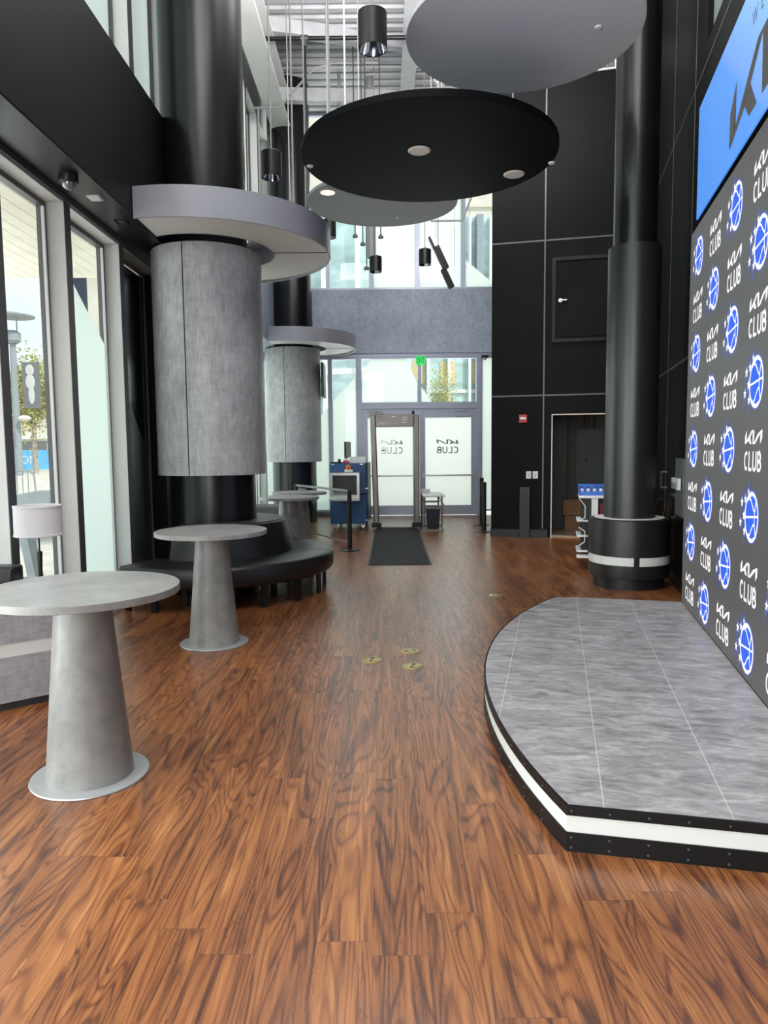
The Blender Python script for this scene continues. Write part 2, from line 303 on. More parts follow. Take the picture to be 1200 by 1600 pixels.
# ------------------------------------------------------------------ mesh helpers
class MB:
    def __init__(s): s.v = []; s.f = []; s.m = []
    def add(s, vs, fs, m=0):
        o = len(s.v); s.v += [tuple(v) for v in vs]
        for f in fs: s.f.append([i + o for i in f]); s.m.append(m)
        return s
    def box(s, x0, y0, z0, x1, y1, z1, m=0, mtx=None):
        vs = [(x, y, z) for z in (z0, z1) for y in (y0, y1) for x in (x0, x1)]
        if mtx is not None: vs = [tuple(mtx @ Vector(v)) for v in vs]
        return s.add(vs, [(0, 2, 3, 1), (4, 5, 7, 6), (0, 1, 5, 4), (2, 6, 7, 3), (0, 4, 6, 2), (1, 3, 7, 5)], m)
    def cbox(s, c, d, m=0, mtx=None):
        return s.box(c[0] - d[0] / 2, c[1] - d[1] / 2, c[2] - d[2] / 2, c[0] + d[0] / 2, c[1] + d[1] / 2, c[2] + d[2] / 2, m, mtx)
    def lathe(s, prof, n=48, c=(0, 0, 0), a0=0.0, a1=2 * PI, m=0, closed=False):
        full = abs(a1 - a0 - 2 * PI) < 1e-6; k = n if full else n + 1
        vs = []
        for i in range(k):
            a = a0 + (a1 - a0) * i / n
            for r, z in prof: vs.append((c[0] + r * math.cos(a), c[1] + r * math.sin(a), c[2] + z))
        p = len(prof); fs = []
        for i in range(n):
            i2 = (i + 1) % k
            for j in range(p if closed else p - 1):
                j2 = (j + 1) % p
                fs.append((i * p + j, i2 * p + j, i2 * p + j2, i * p + j2))
        if closed and not full:
            fs.append(tuple(range(p))[::-1]); fs.append(tuple((k - 1) * p + q for q in range(p)))
        return s.add(vs, fs, m)
    def tube(s, p0, p1, r, n=12, m=0, r1=None, cap=True):
        p0, p1 = Vector(p0), Vector(p1); d = (p1 - p0).normalized()
        a = d.orthogonal().normalized(); b = d.cross(a); r1 = r if r1 is None else r1
        vs = [];
        for q, rr in ((p0, r), (p1, r1)):
            for i in range(n):
                t = 2 * PI * i / n; vs.append(q + (a * math.cos(t) + b * math.sin(t)) * rr)
        fs = [(i, (i + 1) % n, n + (i + 1) % n, n + i) for i in range(n)]
        if cap: fs += [tuple(range(n))[::-1], tuple(range(n, 2 * n))]
        return s.add(vs, fs, m)
    def path(s, pts, r, n=10, m=0):
        for a, b in zip(pts, pts[1:]): s.tube(a, b, r, n, m)
        for p in pts[1:-1]: s.sphere(p, r, 8, 5, m)
        return s
    def sphere(s, c, r, n=24, k=12, m=0, z0=-1.0, z1=1.0, sc=(1, 1, 1)):
        t0, t1 = math.asin(z0), math.asin(z1)
        pr = [(r * math.cos(t0 + (t1 - t0) * i / k), r * math.sin(t0 + (t1 - t0) * i / k)) for i in range(k + 1)]
        o = len(s.v); s.lathe(pr, n, (0, 0, 0), m=m)
        for i in range(o, len(s.v)): v = s.v[i]; s.v[i] = (c[0] + v[0] * sc[0], c[1] + v[1] * sc[1], c[2] + v[2] * sc[2])
        return s
    def prism(s, poly, z0, z1, m=0, mside=None, mtx=None):
        n = len(poly); vs = [(x, y, z0) for x, y in poly] + [(x, y, z1) for x, y in poly]
        if mtx is not None: vs = [tuple(mtx @ Vector(v)) for v in vs]
        s.add(vs, [tuple(range(n))[::-1], tuple(range(n, 2 * n))], m)
        s.add(vs, [(i, (i + 1) % n, n + (i + 1) % n, n + i) for i in range(n)], m if mside is None else mside)
        return s
    def build(s, name, mats, parent=None, ang=35, bevel=0.0, loc=None, rotz=None):
        me = bpy.data.meshes.new(name); me.from_pydata(s.v, [], s.f)
        if not isinstance(mats, (list, tuple)): mats = [mats]
        for mm in mats: me.materials.append(M[mm] if isinstance(mm, str) else mm)
        for p, k in zip(me.polygons, s.m): p.material_index = k
        me.validate(); me.update()
        import bmesh as _b
        bm = _b.new(); bm.from_mesh(me); _b.ops.remove_doubles(bm, verts=bm.verts, dist=1e-5)
        _b.ops.recalc_face_normals(bm, faces=bm.faces); bm.to_mesh(me); bm.free()
        for p in me.polygons: p.use_smooth = True
        me.set_sharp_from_angle(angle=R(ang))
        o = bpy.data.objects.new(name, me); COL.objects.link(o)
        if parent: o.parent = parent
        if loc: o.location = loc
        if rotz is not None: o.rotation_euler = (0, 0, rotz)
        if bevel:
            bv = o.modifiers.new('bevel', 'BEVEL'); bv.width = bevel; bv.segments = 2; bv.limit_method = 'ANGLE'; bv.angle_limit = R(40)
        return o
def tag(o, label=None, cat=None, group=None, kind=None):
    for k, v in (('label', label), ('category', cat), ('group', group), ('kind', kind)):
        if v: o[k] = v
    return o
def thing(name, loc=(0, 0, 0), rz=0.0, label=None, cat=None, group=None, kind=None):
    o = bpy.data.objects.new(name, None); COL.objects.link(o); o.location = loc; o.rotation_euler = (0, 0, rz)
    o.empty_display_size = 0.1
    return tag(o, label, cat, group, kind)
def copy_tree(o, parent=None):
    c = o.copy(); COL.objects.link(c); c.parent = parent
    for ch in [x for x in bpy.data.objects if x.parent == o]: copy_tree(ch, c)
    return c
def text_faces(txt, size, font_w=1.0):
    cu = bpy.data.curves.new('t', 'FONT'); cu.body = txt; cu.size = size; cu.align_x = 'CENTER'; cu.align_y = 'CENTER'; cu.resolution_u = 3
    o = bpy.data.objects.new('t', cu); COL.objects.link(o)
    dg = bpy.context.evaluated_depsgraph_get(); me = bpy.data.meshes.new_from_object(o.evaluated_get(dg))
    vs = [(v.co.x * font_w, v.co.y) for v in me.vertices]; fs = [tuple(p.vertices) for p in me.polygons]
    bpy.data.objects.remove(o); bpy.data.curves.remove(cu); bpy.data.meshes.remove(me)
    return vs, fs
def stroke(pts, w, closed=False):
    """outline of a 2D polyline of width w as quads"""
    n = len(pts); L, Rr = [], []
    P = [Vector((p[0], p[1])) for p in pts]
    for i in range(n):
        a = P[i - 1] if (i > 0 or closed) else None; b = P[(i + 1) % n] if (i < n - 1 or closed) else None
        d1 = (P[i] - a).normalized() if a is not None else None; d2 = (b - P[i]).normalized() if b is not None else None
        if d1 is None: d1 = d2
        if d2 is None: d2 = d1
        n1 = Vector((-d1.y, d1.x)); n2 = Vector((-d2.y, d2.x)); mn = (n1 + n2)
        if mn.length < 1e-6: mn = n1
        mn.normalize(); k = 1 / max(0.4, mn.dot(n1))
        L.append(P[i] + mn * w / 2 * k); Rr.append(P[i] - mn * w / 2 * k)
    vs = [tuple(v) for v in L + Rr]; fs = [(i, (i + 1) % n, n + (i + 1) % n, n + i) for i in range(n if closed else n - 1)]
    return vs, fs
def arc(cx, cy, rx, ry, a0, a1, n=14):
    return [(cx + rx * math.cos(R(a0 + (a1 - a0) * i / n)), cy + ry * math.sin(R(a0 + (a1 - a0) * i / n))) for i in range(n + 1)]

# frames: E2 runs along the led wall away from the camera, E1 points to the right of it
TH = R(13.5); E2 = Vector((math.sin(TH), math.cos(TH), 0)); E1 = Vector((math.cos(TH), -math.sin(TH), 0))
A0 = Vector((2.698, 6.406, 0))            # far bottom corner of the led wall
LEDROT = -TH                              # local +Y along E2, local +X along E1

# ------------------------------------------------------------------ room shell
mb = MB(); mb.box(-2.9, -6.2, -0.12, 6.5, 17.15, 0.0)
tag(mb.build('floor', 'floor'), kind='structure')
# ceiling: corrugated steel deck with ribs along X
mb = MB(); pr = []; y = -6.2
while y < 17.2:
    pr += [(y, 9.2), (y + 0.13, 9.2), (y + 0.16, 9.28), (y + 0.25, 9.28)]; y += 0.28
vs = [(-2.9, a, z) for a, z in pr] + [(6.5, a, z) for a, z in pr]; n = len(pr)
mb.add(vs, [(i, i + 1, n + i + 1, n + i) for i in range(n - 1)])
mb.box(-2.9, -6.2, 9.30, 6.5, 17.3, 9.45)
tag(mb.build('ceiling', 'deck', ang=20), kind='structure')

MULL = [6.243 + 1.263 * k for k in range(-9, 9)]; MULL[8] = 5.09
# left wall: beam, soffit, piers
wl = thing('wall_left', (0, 0, 0), kind='structure')
mb = MB(); mb.box(-2.90, -6.2, 3.77, -2.295, 8.6, 5.10); mb.build('beam', 'black', wl)
mb = MB(); mb.box(-2.90, 8.6, 3.77, -2.295, 16.98, 5.10); mb.build('beam', 'con_h', wl)
MB().box(-2.655, -6.2, 3.758, -2.30, 8.6, 3.769).build('soffit_panel', 'satin', wl)
mb = MB(); mb.box(-2.90, -6.2, 3.71, -2.66, 16.98, 3.77)
for yy in MULL:
    if yy < 16.6: mb.box(-2.695, yy + 0.004, 0.0, -2.675, yy + 0.116, 3.72)
mb.build('pier_face', 'alumd', wl)
mb = MB(); mb.box(-2.90, 8.772, 0, -2.66, 9.42, 3.75); mb.build('pier', 'black', wl)
mb = MB()
for yy in MULL:
    if yy < 8.7 or yy > 9: mb.box(-2.90, yy, 0.0, -2.68, yy + 0.12, 3.71)
mb.box(-2.92, -6.2, 3.695, -2.685, 16.98, 3.71)
mb.box(-2.92, -6.2, 0.0, -2.685, 16.98, 0.05)
mb.build('jamb', 'jamb', wl)
mb = MB(); mb.box(-2.75, -6.2, 8.35, -2.5, 16.98, 9.2)
for yy in MULL: mb.box(-2.72, yy, 5.10, -2.5, yy + 0.12, 8.35)
mb.build('jamb', 'beamgrey', wl)
mb = MB()
for yy in MULL: mb.box(-2.512, yy + 0.004, 5.10, -2.492, yy + 0.116, 8.35)
mb.build('pier_face', 'alumd', wl)

# left windows
def pane_poly(mbx, x, pts, th=0.006):
    n = len(pts); vs = [(x - th / 2, a, z) for a, z in pts] + [(x + th / 2, a, z) for a, z in pts]
    mbx.add(vs, [tuple(range(n)), tuple(range(n, 2 * n))[::-1]] + [(i, (i + 1) % n, n + (i + 1) % n, n + i) for i in range(n)])
wn_i = 0
for k, yy in enumerate(MULL[:-1]):
    y0, y1 = yy + 0.12, MULL[k + 1]
    if y1 > 17: continue
    wn_i += 1
    w = thing('window_%d' % wn_i, (-2.86, (y0 + y1) / 2, 0.05), kind='structure'); ox, oy, oz = w.location
    def fr(mbx, x0, y0_, z0, x1, y1_, z1): mbx.box(x0 - ox, y0_ - oy, z0 - oz, x1 - ox, y1_ - oy, z1 - oz)
    f = MB()
    for a, b_ in ((y0, y0 + 0.03), (y1 - 0.03, y1)): fr(f, -2.90, a, 0.05, -2.83, b_, 3.695)
    fr(f, -2.90, y0 + .03, 3.655, -2.83, y1 - .03, 3.695); fr(f, -2.90, y0 + .03, 0.05, -2.83, y1 - .03, 0.11)
    f.build('window_frame', 'alumd', w)
    f = MB(); fr(f, -2.85, y1 - 0.052, 0.11, -2.825, y1 - 0.034, 3.65); f.build('glazing_bead', 'white' if abs(yy - 7.506) > 0.01 else 'alumd', w)
    g = MB()
    if abs(yy - 7.506) < 0.01:
        pane_poly(g, 0, [(y0 + .03 - oy, 0.06), (y1 - .03 - oy, .06), (y1 - .03 - oy, 3.6), (y0 + .03 - oy, 3.6)]); g.build('pane', 'windark', w)
        g = MB(); pane_poly(g, 0.012, [(y0 + .03 - oy, 0.06), (y1 - .03 - oy, .06), (y1 - .03 - oy, 1.44), (8.139 - oy, 2.064), (y0 + .03 - oy, 2.6)]); g.build('film', 'winblue', w)
    elif abs(yy - 6.243) < 0.01:
        pane_poly(g, 0, [(y0 + .03 - oy, 0.06), (y1 - .03 - oy, .06), (y1 - .03 - oy, 3.6), (y0 + .03 - oy, 3.6)]); g.build('pane', 'glass', w)
        g = MB(); pane_poly(g, 0.012, [(y0 + .03 - oy, 0.06), (y1 - .03 - oy, .06), (y1 - .03 - oy, 2.62), (6.79 - oy, 3.07), (y0 + .03 - oy, 3.36)]); g.build('frosted_film', 'film', w)
    elif yy > 9:
        pane_poly(g, 0, [(y0 + .03 - oy, 0.06), (y1 - .03 - oy, .06), (y1 - .03 - oy, 3.6), (y0 + .03 - oy, 3.6)]); g.build('frosted_film', 'film', w)
    else:
        pane_poly(g, 0, [(y0 + .03 - oy, 0.06), (y1 - .03 - oy, .06), (y1 - .03 - oy, 3.6), (y0 + .03 - oy, 3.6)]); g.build('pane', 'glass', w)
for k, yy in enumerate(MULL[:-1]):
    y0, y1 = yy + 0.12, MULL[k + 1]
    if y1 > 17: continue
    wn_i += 1
    w = thing('window_%d' % wn_i, (-2.68, (y0 + y1) / 2, 5.1), kind='structure'); oy = (y0 + y1) / 2
    f = MB()
    for a, b_ in ((y0, y0 + 0.03), (y1 - 0.03, y1)): f.box(-.03, a - oy, 0, .04, b_ - oy, 3.25)
    f.box(-.03, y0 + .03 - oy, 3.21, .04, y1 - .03 - oy, 3.25); f.box(-.03, y0 + .03 - oy, 0, .04, y1 - .03 - oy, 0.04)
    f.build('window_frame', 'alumd', w)
    g = MB(); pane_poly(g, 0, [(y0 + .03 - oy, 0.04), (y1 - .03 - oy, .04), (y1 - .03 - oy, 3.21), (y0 + .03 - oy, 3.21)]); g.build('frosted_film', 'film', w)

# roof girder along the windows
g = thing('roof_girder', (0, 0, 8.2), label='pale grey painted steel girder running along the tops of the left windows', cat='beam')
MB().box(-2.25, -6.0, 0.0, -1.85, 15.45, 0.04).build('flange', 'beamgrey', g)
MB().box(-2.08, -6.0, 0.04, -2.02, 15.45, 0.55).build('web', 'ringm', g)
MB().box(-2.25, -6.0, 0.55, -1.85, 15.45, 0.59).build('flange', 'beamgrey', g)

# far wall: band, glazing, doors
FY = 17.05
wf = thing('wall_far', (0, FY, 0), kind='structure')
MB().box(-2.9, -0.10, 3.815, 2.9, 0.15, 5.27).build('panel_band', 'con_h', wf)
MB().box(-2.9, -0.06, 3.735, 2.6, 0.12, 3.815).build('header', 'alum', wf)
MB().box(-1.60, -0.06, 0.0, -1.16, 0.10, 0.0 + 0.10).box(-1.16, -0.06, 0, -0.54, 0.1, 0.1).build('sill', 'alumd', wf)
# small window block above the band
def rect_frame(mbx, x0, z0, x1, z1, t, y0, y1, bot=None):
    bot = t if bot is None else bot
    mbx.box(x0, y0, z0, x0 + t, y1, z1).box(x1 - t, y0, z0, x1, y1, z1)
    mbx.box(x0 + t, y0, z1 - t, x1 - t, y1, z1).box(x0 + t, y0, z0, x1 - t, y1, z0 + bot)
def xz_poly(mbx, pts, y, th=0.006, m=0):
    n = len(pts); vs = [(a, y - th / 2, z) for a, z in pts] + [(a, y + th / 2, z) for a, z in pts]
    mbx.add(vs, [tuple(range(n)), tuple(range(n, 2 * n))[::-1]] + [(i, (i + 1) % n, n + (i + 1) % n, n + i) for i in range(n)], m)
def far_window(x0, z0, x1, z1, frame, glass, film=None, clear=None, t=0.04):
    global wn_i
    wn_i += 1
    w = thing('window_%d' % wn_i, (x0, FY, z0), kind='structure')
    f = MB(); rect_frame(f, 0, 0, x1 - x0, z1 - z0, t, -0.05, 0.06); f.build('window_frame', frame, w)
    g = MB(); xz_poly(g, [(t, t), (x1 - x0 - t, t), (x1 - x0 - t, z1 - z0 - t), (t, z1 - z0 - t)], 0.0); g.build('pane', glass, w)
    if film:
        g = MB(); xz_poly(g, [(a - x0, z - z0) for a, z in film], 0.014); g.build('frosted_film', 'filmw', w)
    return w
# upper windows over the band
ux = [-2.85, -1.249, -0.24, 0.828, 1.889, 2.95]
for a, b_, gl in zip(ux, ux[1:], ('glass', 'glass', 'film', 'film', 'glass')):
    if gl == 'film': far_window(a, 5.27, b_, 9.2, 'alum', 'glass', [(a + .05, 5.32), (b_ - .05, 5.32), (b_ - .05, 9.1), (a + .05, 9.1)], t=0.05)
    elif a > 1: far_window(a, 5.27, b_, 9.2, 'alum', 'glass', [(a + .05, 5.32), (b_ - .25, 5.32), (a + .05, 5.95)], t=0.05)
    else: far_window(a, 5.27, b_, 9.2, 'alum', 'glass', t=0.05)
# side lights left of the doors
far_window(-2.85, 0.1, -1.238, 3.735, 'alum', 'glass', [(-2.8, 0.15), (-1.28, 0.15), (-1.28, 2.6), (-1.52, 2.33), (-2.8, 1.3)], t=0.05)
far_window(-1.238, 0.1, -0.58, 3.735, 'alum', 'glass', [(-1.19, 0.15), (-0.63, 0.15), (-0.63, 3.30), (-1.19, 2.72)], t=0.05)
# transoms
far_window(-0.538, 2.64, 0.86, 3.735, 'alum', 'glass', [(-0.50, 2.68), (0.82, 2.68), (0.82, 3.12), (0.55, 3.69), (-0.28, 3.69), (-0.50, 3.40)], t=0.04)
far_window(0.86, 2.64, 2.235, 3.735, 'alum', 'glass', [(0.90, 2.68), (1.16, 2.68), (0.90, 3.05)], t=0.04)
# frosted strip by the black wall
far_window(2.30, 0.10, 2.90, 3.735, 'alum', 'glass', [(2.34, 0.15), (2.85, 0.15), (2.85, 3.69), (2.34, 3.69)], t=0.04)
# door posts
MB().box(-0.60, -0.08, 0, -0.50, 0.08, 3.735).box(2.21, -0.08, 0, 2.31, 0.08, 3.735).box(-0.50, -0.09, 2.53, 2.21, 0.08, 2.64).build('door_surround', 'alum', wf)

# logo outlines -------------------------------------------------------------
K_POLY = [[(0, 0), (0.03, 0.62), (0.475, 1.0), (0.453, 0.235), (0.18, 0.07)],
          [(0, 0), (0.25, 0.08), (1.82, 1.0), (2.30, 1.0), (2.11, 0.93), (1.12, 0.28)],
          [(0, 0), (0.453, 0.235), (1.82, 1.0), (2.11, 0.93), (1.12, 0.28), (0.22, 0.02)],
          [(0.95, 0.42), (1.43, 0.50), (1.86, 0.0), (1.38, 0.0)]]
def rot180(p): return [(4.6 - a, 1 - b) for a, b in p]
KIA = [K_POLY[0], K_POLY[2], K_POLY[3], rot180(K_POLY[0]), rot180(K_POLY[2]), [(1.8, 1.0), (2.42, 1.0), (2.50, 0.95), (2.50, 0.07), (2.78, 0.0), (2.15, 0.0), (2.10, 0.93)]]
CL = []   # CLUB letters in a 4.6 wide, 1.45 high box, stroke .2
def ltr(pts, ox): CL.append(stroke([(a + ox, b) for a, b in pts], 0.24))
ltr(arc(0.5, 0.72, 0.42, 0.60, 50, 310, 16), 0.02)
ltr([(0.12, 1.44), (0.12, 0.12), (0.85, 0.12)], 1.22)
ltr([(0.12, 1.44), (0.12, 0.55)] + arc(0.52, 0.52, 0.40, 0.42, 180, 360, 10)[1:] + [(0.92, 1.44)], 2.28)
ltr([(0.12, 0.12), (0.12, 1.32), (0.50, 1.32)] + arc(0.50, 1.03, 0.30, 0.29, 90, -90, 8) + [(0.16, 0.74)], 3.52)
ltr([(0.16, 0.74), (0.55, 0.74)] + arc(0.55, 0.43, 0.35, 0.31, 90, -90, 8) + [(0.12, 0.12)], 3.52)
def star(cx, cy, r):
    p = []
    for i in range(10):
        a = R(90 + 36 * i); q = r if i % 2 == 0 else r * 0.42
        p.append((cx + q * math.cos(a), cy + q * math.sin(a)))
    return p
def put(mbx, vs, fs, fn, m):       # fn maps 2D to 3D
    mbx.add([fn(a, b) for a, b in vs], fs, m)
def poly_put(mbx, poly, fn, m):
    # fan from the centroid (all outlines here are star-shaped or near it)
    n = len(poly); cx = sum(p[0] for p in poly) / n; cy = sum(p[1] for p in poly) / n
    mbx.add([fn(cx, cy)] + [fn(a, b) for a, b in poly], [(0, i + 1, (i + 1) % n + 1) for i in range(n)], m)
def ngon_put(mbx, poly, fn, m): mbx.add([fn(a, b) for a, b in poly], [tuple(range(len(poly)))], m)
def draw_kia_club(mbx, fn, m, both=True):
    for p in KIA: ngon_put(mbx, [(a, b) for a, b in p], fn, m)
    if both:
        for vs, fs in CL: put(mbx, [(a, b - 1.95) for a, b in vs], fs, fn, m)

# doors
def far_door(num, x0, x1, hinge_left):
    d = thing('door_%d' % num, (x0, FY, 0), kind='structure'); w = x1 - x0
    f = MB(); f.box(0, -0.05, 0.02, 0.13, 0.0, 2.53).box(w - 0.13, -0.05, 0.02, w, 0.0, 2.53)
    f.box(0.13, -0.05, 2.32, w - 0.13, 0.0, 2.53).box(0.13, -0.05, 0.02, w - 0.13, 0.0, 0.24)
    f.build('door_frame', 'alum', d)
    g = MB(); xz_poly(g, [(0.13, 0.24), (w - 0.13, 0.24), (w - 0.13, 2.32), (0.13, 2.32)], -0.02); g.build('frosted_pane', 'filmw', d)
    lg = MB(); sc = 0.112; cx = w / 2 + (0.02 if num == 1 else -0.02)
    fn = lambda a, b: (cx - (a - 2.3) * sc, -0.027, 1.69 + b * sc)
    draw_kia_club(lg, fn, 0); lg.build('mirrored_lettering', 'letter', d)
    b = MB(); b.tube((0.10, -0.10, 0.955), (w - 0.10, -0.10, 0.955), 0.022, 16)
    b.box(0.06, -0.12, 0.91, 0.13, -0.05, 1.0).box(w - 0.13, -0.12, 0.91, w - 0.06, -0.05, 1.0); b.build('push_bar', 'steel', d)
    hx = w - 0.06 if hinge_left else 0.06
    h = MB(); h.path([(hx, -0.05, 1.12), (hx, -0.10, 1.12), (hx, -0.10, 0.82), (hx, -0.05, 0.82)], 0.012); h.build('pull_handle', 'steel', d)
    c = MB(); cx0 = 0.18 if hinge_left else w - 0.52
    c.box(cx0, -0.12, 2.34, cx0 + 0.34, -0.05, 2.42).tube((cx0 + 0.17, -0.08, 2.42), (cx0 + 0.17, -0.08, 2.47), 0.012)
    c.box(cx0 - 0.05, -0.09, 2.46, cx0 + 0.30, -0.07, 2.475); c.build('door_closer', 'alum' if num == 2 else 'bronze', d)
far_door(1, -0.50, 0.852, True); far_door(2, 0.858, 2.21, False)

# black wall behind the right column (rotated with the led wall)
RW = Vector((1.93, 12.85, 0))
wr_ = thing('wall_rear', RW, LEDROT, kind='structure')
w = MB()
w.box(0, 0, 0, 1.059, 0.12, 7.76).box(1.059, 0, 2.16, 4.2, 0.12, 7.76).box(1.95, 0, 0, 4.2, 0.12, 2.16).box(0.29, 0.0, 7.76, 4.2, 0.12, 9.2)
w.box(0, 0.12, 0, 0.12, 4.1, 7.76)
w.build('wall_panel', 'wallb', wr_)
w = MB()
for z in (2.50, 5.13): w.box(0.0, -0.004, z - 0.012, 3.2, 0.004, z + 0.012)
w.box(0.905 - .012, -0.004, 0.15, 0.905 + .012, 0.004, 7.76)
w.build('reveal_strip', 'seam', wr_)
MB().box(-0.01, -0.03, 0, 0.99, 0.0, 0.14).build('baseboard', 'blackm', wr_)
MB().box(1.045, -0.012, 0, 1.063, 0.01, 2.17).box(1.063, -0.012, 2.152, 1.96, 0.01, 2.17).build('opening_trim', mat('cream_edge_trim', (0.55, 0.47, 0.40), 0.5), wr_)
a = MB()
a.box(1.03, -0.03, 3.40, 1.09, 0.0, 4.83).box(1.09, -0.03, 3.40, 1.98, 0.0, 3.46).box(1.09, -0.03, 4.77, 1.98, 0.0, 4.83).box(1.98, -.03, 3.4, 2.04, 0, 4.83)
hatch = thing('access_hatch', RW, LEDROT, 'square black access hatch high on the black wall, behind the right column', 'hatch')
a.build('frame', 'hatchm', hatch); hdoor = MB().box(1.115, -0.018, 3.485, 1.955, 0.0, 4.745).build('hatch_door', 'wallb', hatch)
hd = MB(); hd.tube((1.17, -0.02, 4.10), (1.17, -0.06, 4.10), 0.035, 16).tube((1.17, -0.06, 4.10), (1.28, -0.06, 4.10), 0.013)
hd.build('lever_handle', 'steel', hdoor)
# vents
for (x0, x1) in ((0.29, 1.30), (1.41, 2.30)):
    v = thing('wall_vent', RW + E1 * x0 + Vector((0, 0, 7.79)), LEDROT,
              'white louvred air grille at the top of the black wall, %s' % ('left one of the two' if x0 < 1 else 'right one, beside the column'), 'air vent', 'air grilles above the black wall')
    L_ = x1 - x0; f = MB(); rect_frame(f, 0, 0, L_, 0.25, 0.02, -0.03, 0.0)
    f.box(L_ * .33, -0.03, .02, L_ * .33 + .015, -0.005, .23).box(L_ * .66, -0.03, .02, L_ * .66 + .015, -0.005, .23); f.build('frame', 'white', v)
    sl = MB()
    for i in range(7): sl.box(0.02, -0.022, 0.03 + i * 0.029, L_ - 0.02, -0.008, 0.036 + i * 0.029)
    q = 0.03
    while q < L_ - 0.03: sl.box(q, -0.026, 0.02, q + 0.006, -0.02, 0.23); q += 0.04
    sl.build('louvre', 'whitep', v)
    MB().box(0.02, -0.006, 0.02, L_ - 0.02, -0.002, 0.23).build('backing', 'text_dark', v)

# side wall behind the column and led wall
ws = thing('wall_right', A0 + E1 * 0.222, LEDROT, kind='structure')
w = MB(); w.box(0, -12.5, 0, 0.15, 5.3, 5.40).box(0, 0.8, 5.40, 0.15, 5.3, 9.2).box(0, -12.5, 7.4, .15, 0.8, 9.2); w.build('wall_panel', 'wallb', ws)
w = MB()
for z in (2.53, 5.21): w.box(-0.004, -0.3, z - 0.012, 0.004, 5.3, z + 0.012)
for yy in (1.35, 2.75): w.box(-0.004, yy - .012, 0.1, 0.004, yy + .012, 9.0)
w.build('reveal_strip', 'seam', ws)
MB().box(-0.02, 0.0, 0, 0.0, 5.3, 0.14).build('baseboard', 'blackm', ws)
w = MB(); w.box(0.05, -12.5, 5.40, 0.06, 0.8, 7.4); w.build('frosted_film', 'film_dim', ws)
wb = MB(); wb.box(-2.9, -6.3, 0, 6.5, -6.2, 0.5).box(-2.9, -6.3, 6.2, 6.5, -6.2, 9.2)
tag(wb.build('wall_back', 'wallb'), kind='structure')

# closet behind the opening
wc = thing('wall_closet', RW, LEDROT, kind='structure')
MB().box(0.9, 2.2, 0, 3.2, 2.3, 3.0).build('wall_panel', 'beige', wc)
MB().box(0.75, 0.12, 0, 0.9, 2.3, 3.0).box(3.2, 0.12, 0, 3.3, 2.3, 3.0).box(0.75, 0.12, 2.6, 3.3, 2.3, 3.0).build('side_wall', 'wallb', wc)
MB().box(0.9, 0.0, -0.004, 3.2, 2.2, 0.004).build('closet_floor', mat('closet_floor', (0.20, 0.15, 0.11), 0.6), wc)
ep = thing('electric_panel', RW + E1 * 1.52 + E2 * 2.2, LEDROT, 'grey electrical panel box on the closet wall seen through the opening', 'electric panel')
MB().box(0, -0.12, 0.72, 1.15, 0, 1.95).build('box', 'panelg', ep, bevel=0.005)
epd = MB().box(0.32, -0.135, 0.82, 1.0, -0.12, 1.75).build('door', 'panelg', ep, bevel=0.003)
MB().box(0.17, -0.14, 1.28, 0.23, -0.12, 1.38).build('latch', 'text_dark', epd)
for i, xx in enumerate((0.16, 0.24, 0.34, 0.62, 0.70, 0.78, 0.9)):
    MB().tube((xx, -0.05, 1.95), (xx, -0.05, 3.0), 0.016 if i % 2 else 0.024, 8).build('conduit', 'panelg', ep)
dk = MB().box(0.92, 1.6, 0, 1.33, 2.15, 2.55); tag(dk.build('storage_curtain', 'text_dark', loc=RW, rotz=LEDROT), 'black draped shelf at the left inside the closet', 'curtain')
for i, (x0, x1, z0, z1, lb) in enumerate(((1.30, 2.1, 0.0, 0.30, 'lower brown cardboard box on the closet floor'), (1.27, 2.05, 0.305, 0.60, 'upper brown cardboard box stacked in the closet'))):
    bx = thing('cardboard_box', RW + E1 * x0 + E2 * 1.0 + Vector((0, 0, z0 + .004)), LEDROT, lb, 'box', 'cardboard boxes in the closet')
    MB().box(0, 0, 0, x1 - x0, 0.45, z1 - z0 - .004).build('carton', 'card', bx, bevel=0.004)
    MB().box(0, 0.2, z1 - z0 - .004, x1 - x0, 0.26, z1 - z0 - .002).build('tape', 'beige', bx)
ld = thing('step_ladder', RW + E1 * 2.02 + E2 * 1.5, LEDROT, 'folded dark ladder leaning in the closet beside the electric panel', 'ladder')
for dx in (0, 0.32): MB().tube((dx, 0, 0), (dx + 0.25, 0.35, 1.75), 0.022, 8).build('rail', 'blackm', ld)
for i in range(5):
    z = 0.3 + i * 0.32; k = z / 1.75; MB().box(0.25 * k, 0.35 * k - .04, z, 0.32 + 0.25 * k, 0.35 * k + .04, z + .03).build('rung', 'blackm', ld)

# small things on the black wall
def on_wall(name, u, z, label, cat, group=None): return thing(name, RW + E1 * u + Vector((0, 0, z)), LEDROT, label, cat, group)
fa = on_wall('fire_alarm', 0.555, 2.10, 'small red fire alarm strobe on the black wall by the closet', 'fire alarm')
MB().box(-0.07, -0.04, -0.07, 0.07, 0, 0.07).build('housing', 'red', fa, bevel=0.006)
MB().box(-0.05, -0.055, -0.015, 0.05, -0.04, 0.025).build('strobe_lens', 'white', fa, bevel=0.004)
for u, s_ in ((0.66, 'left'), (0.775, 'right')):
    sw = on_wall('light_switch', u, 1.11, 'white switch plate on the black wall, %s of the pair' % s_, 'switch', 'switch plates on the black wall')
    MB().box(-0.045, -0.01, -0.065, 0.045, 0, 0.065).build('plate', 'white', sw, bevel=0.003)
    MB().box(-0.016, -0.018, -0.035, 0.016, -0.01, 0.035).build('rocker', 'ringu', sw, bevel=0.002)
bo = on_wall('black_bollard', 0.60, 0.0, 'low black rectangular post standing against the black wall under the switches', 'post')
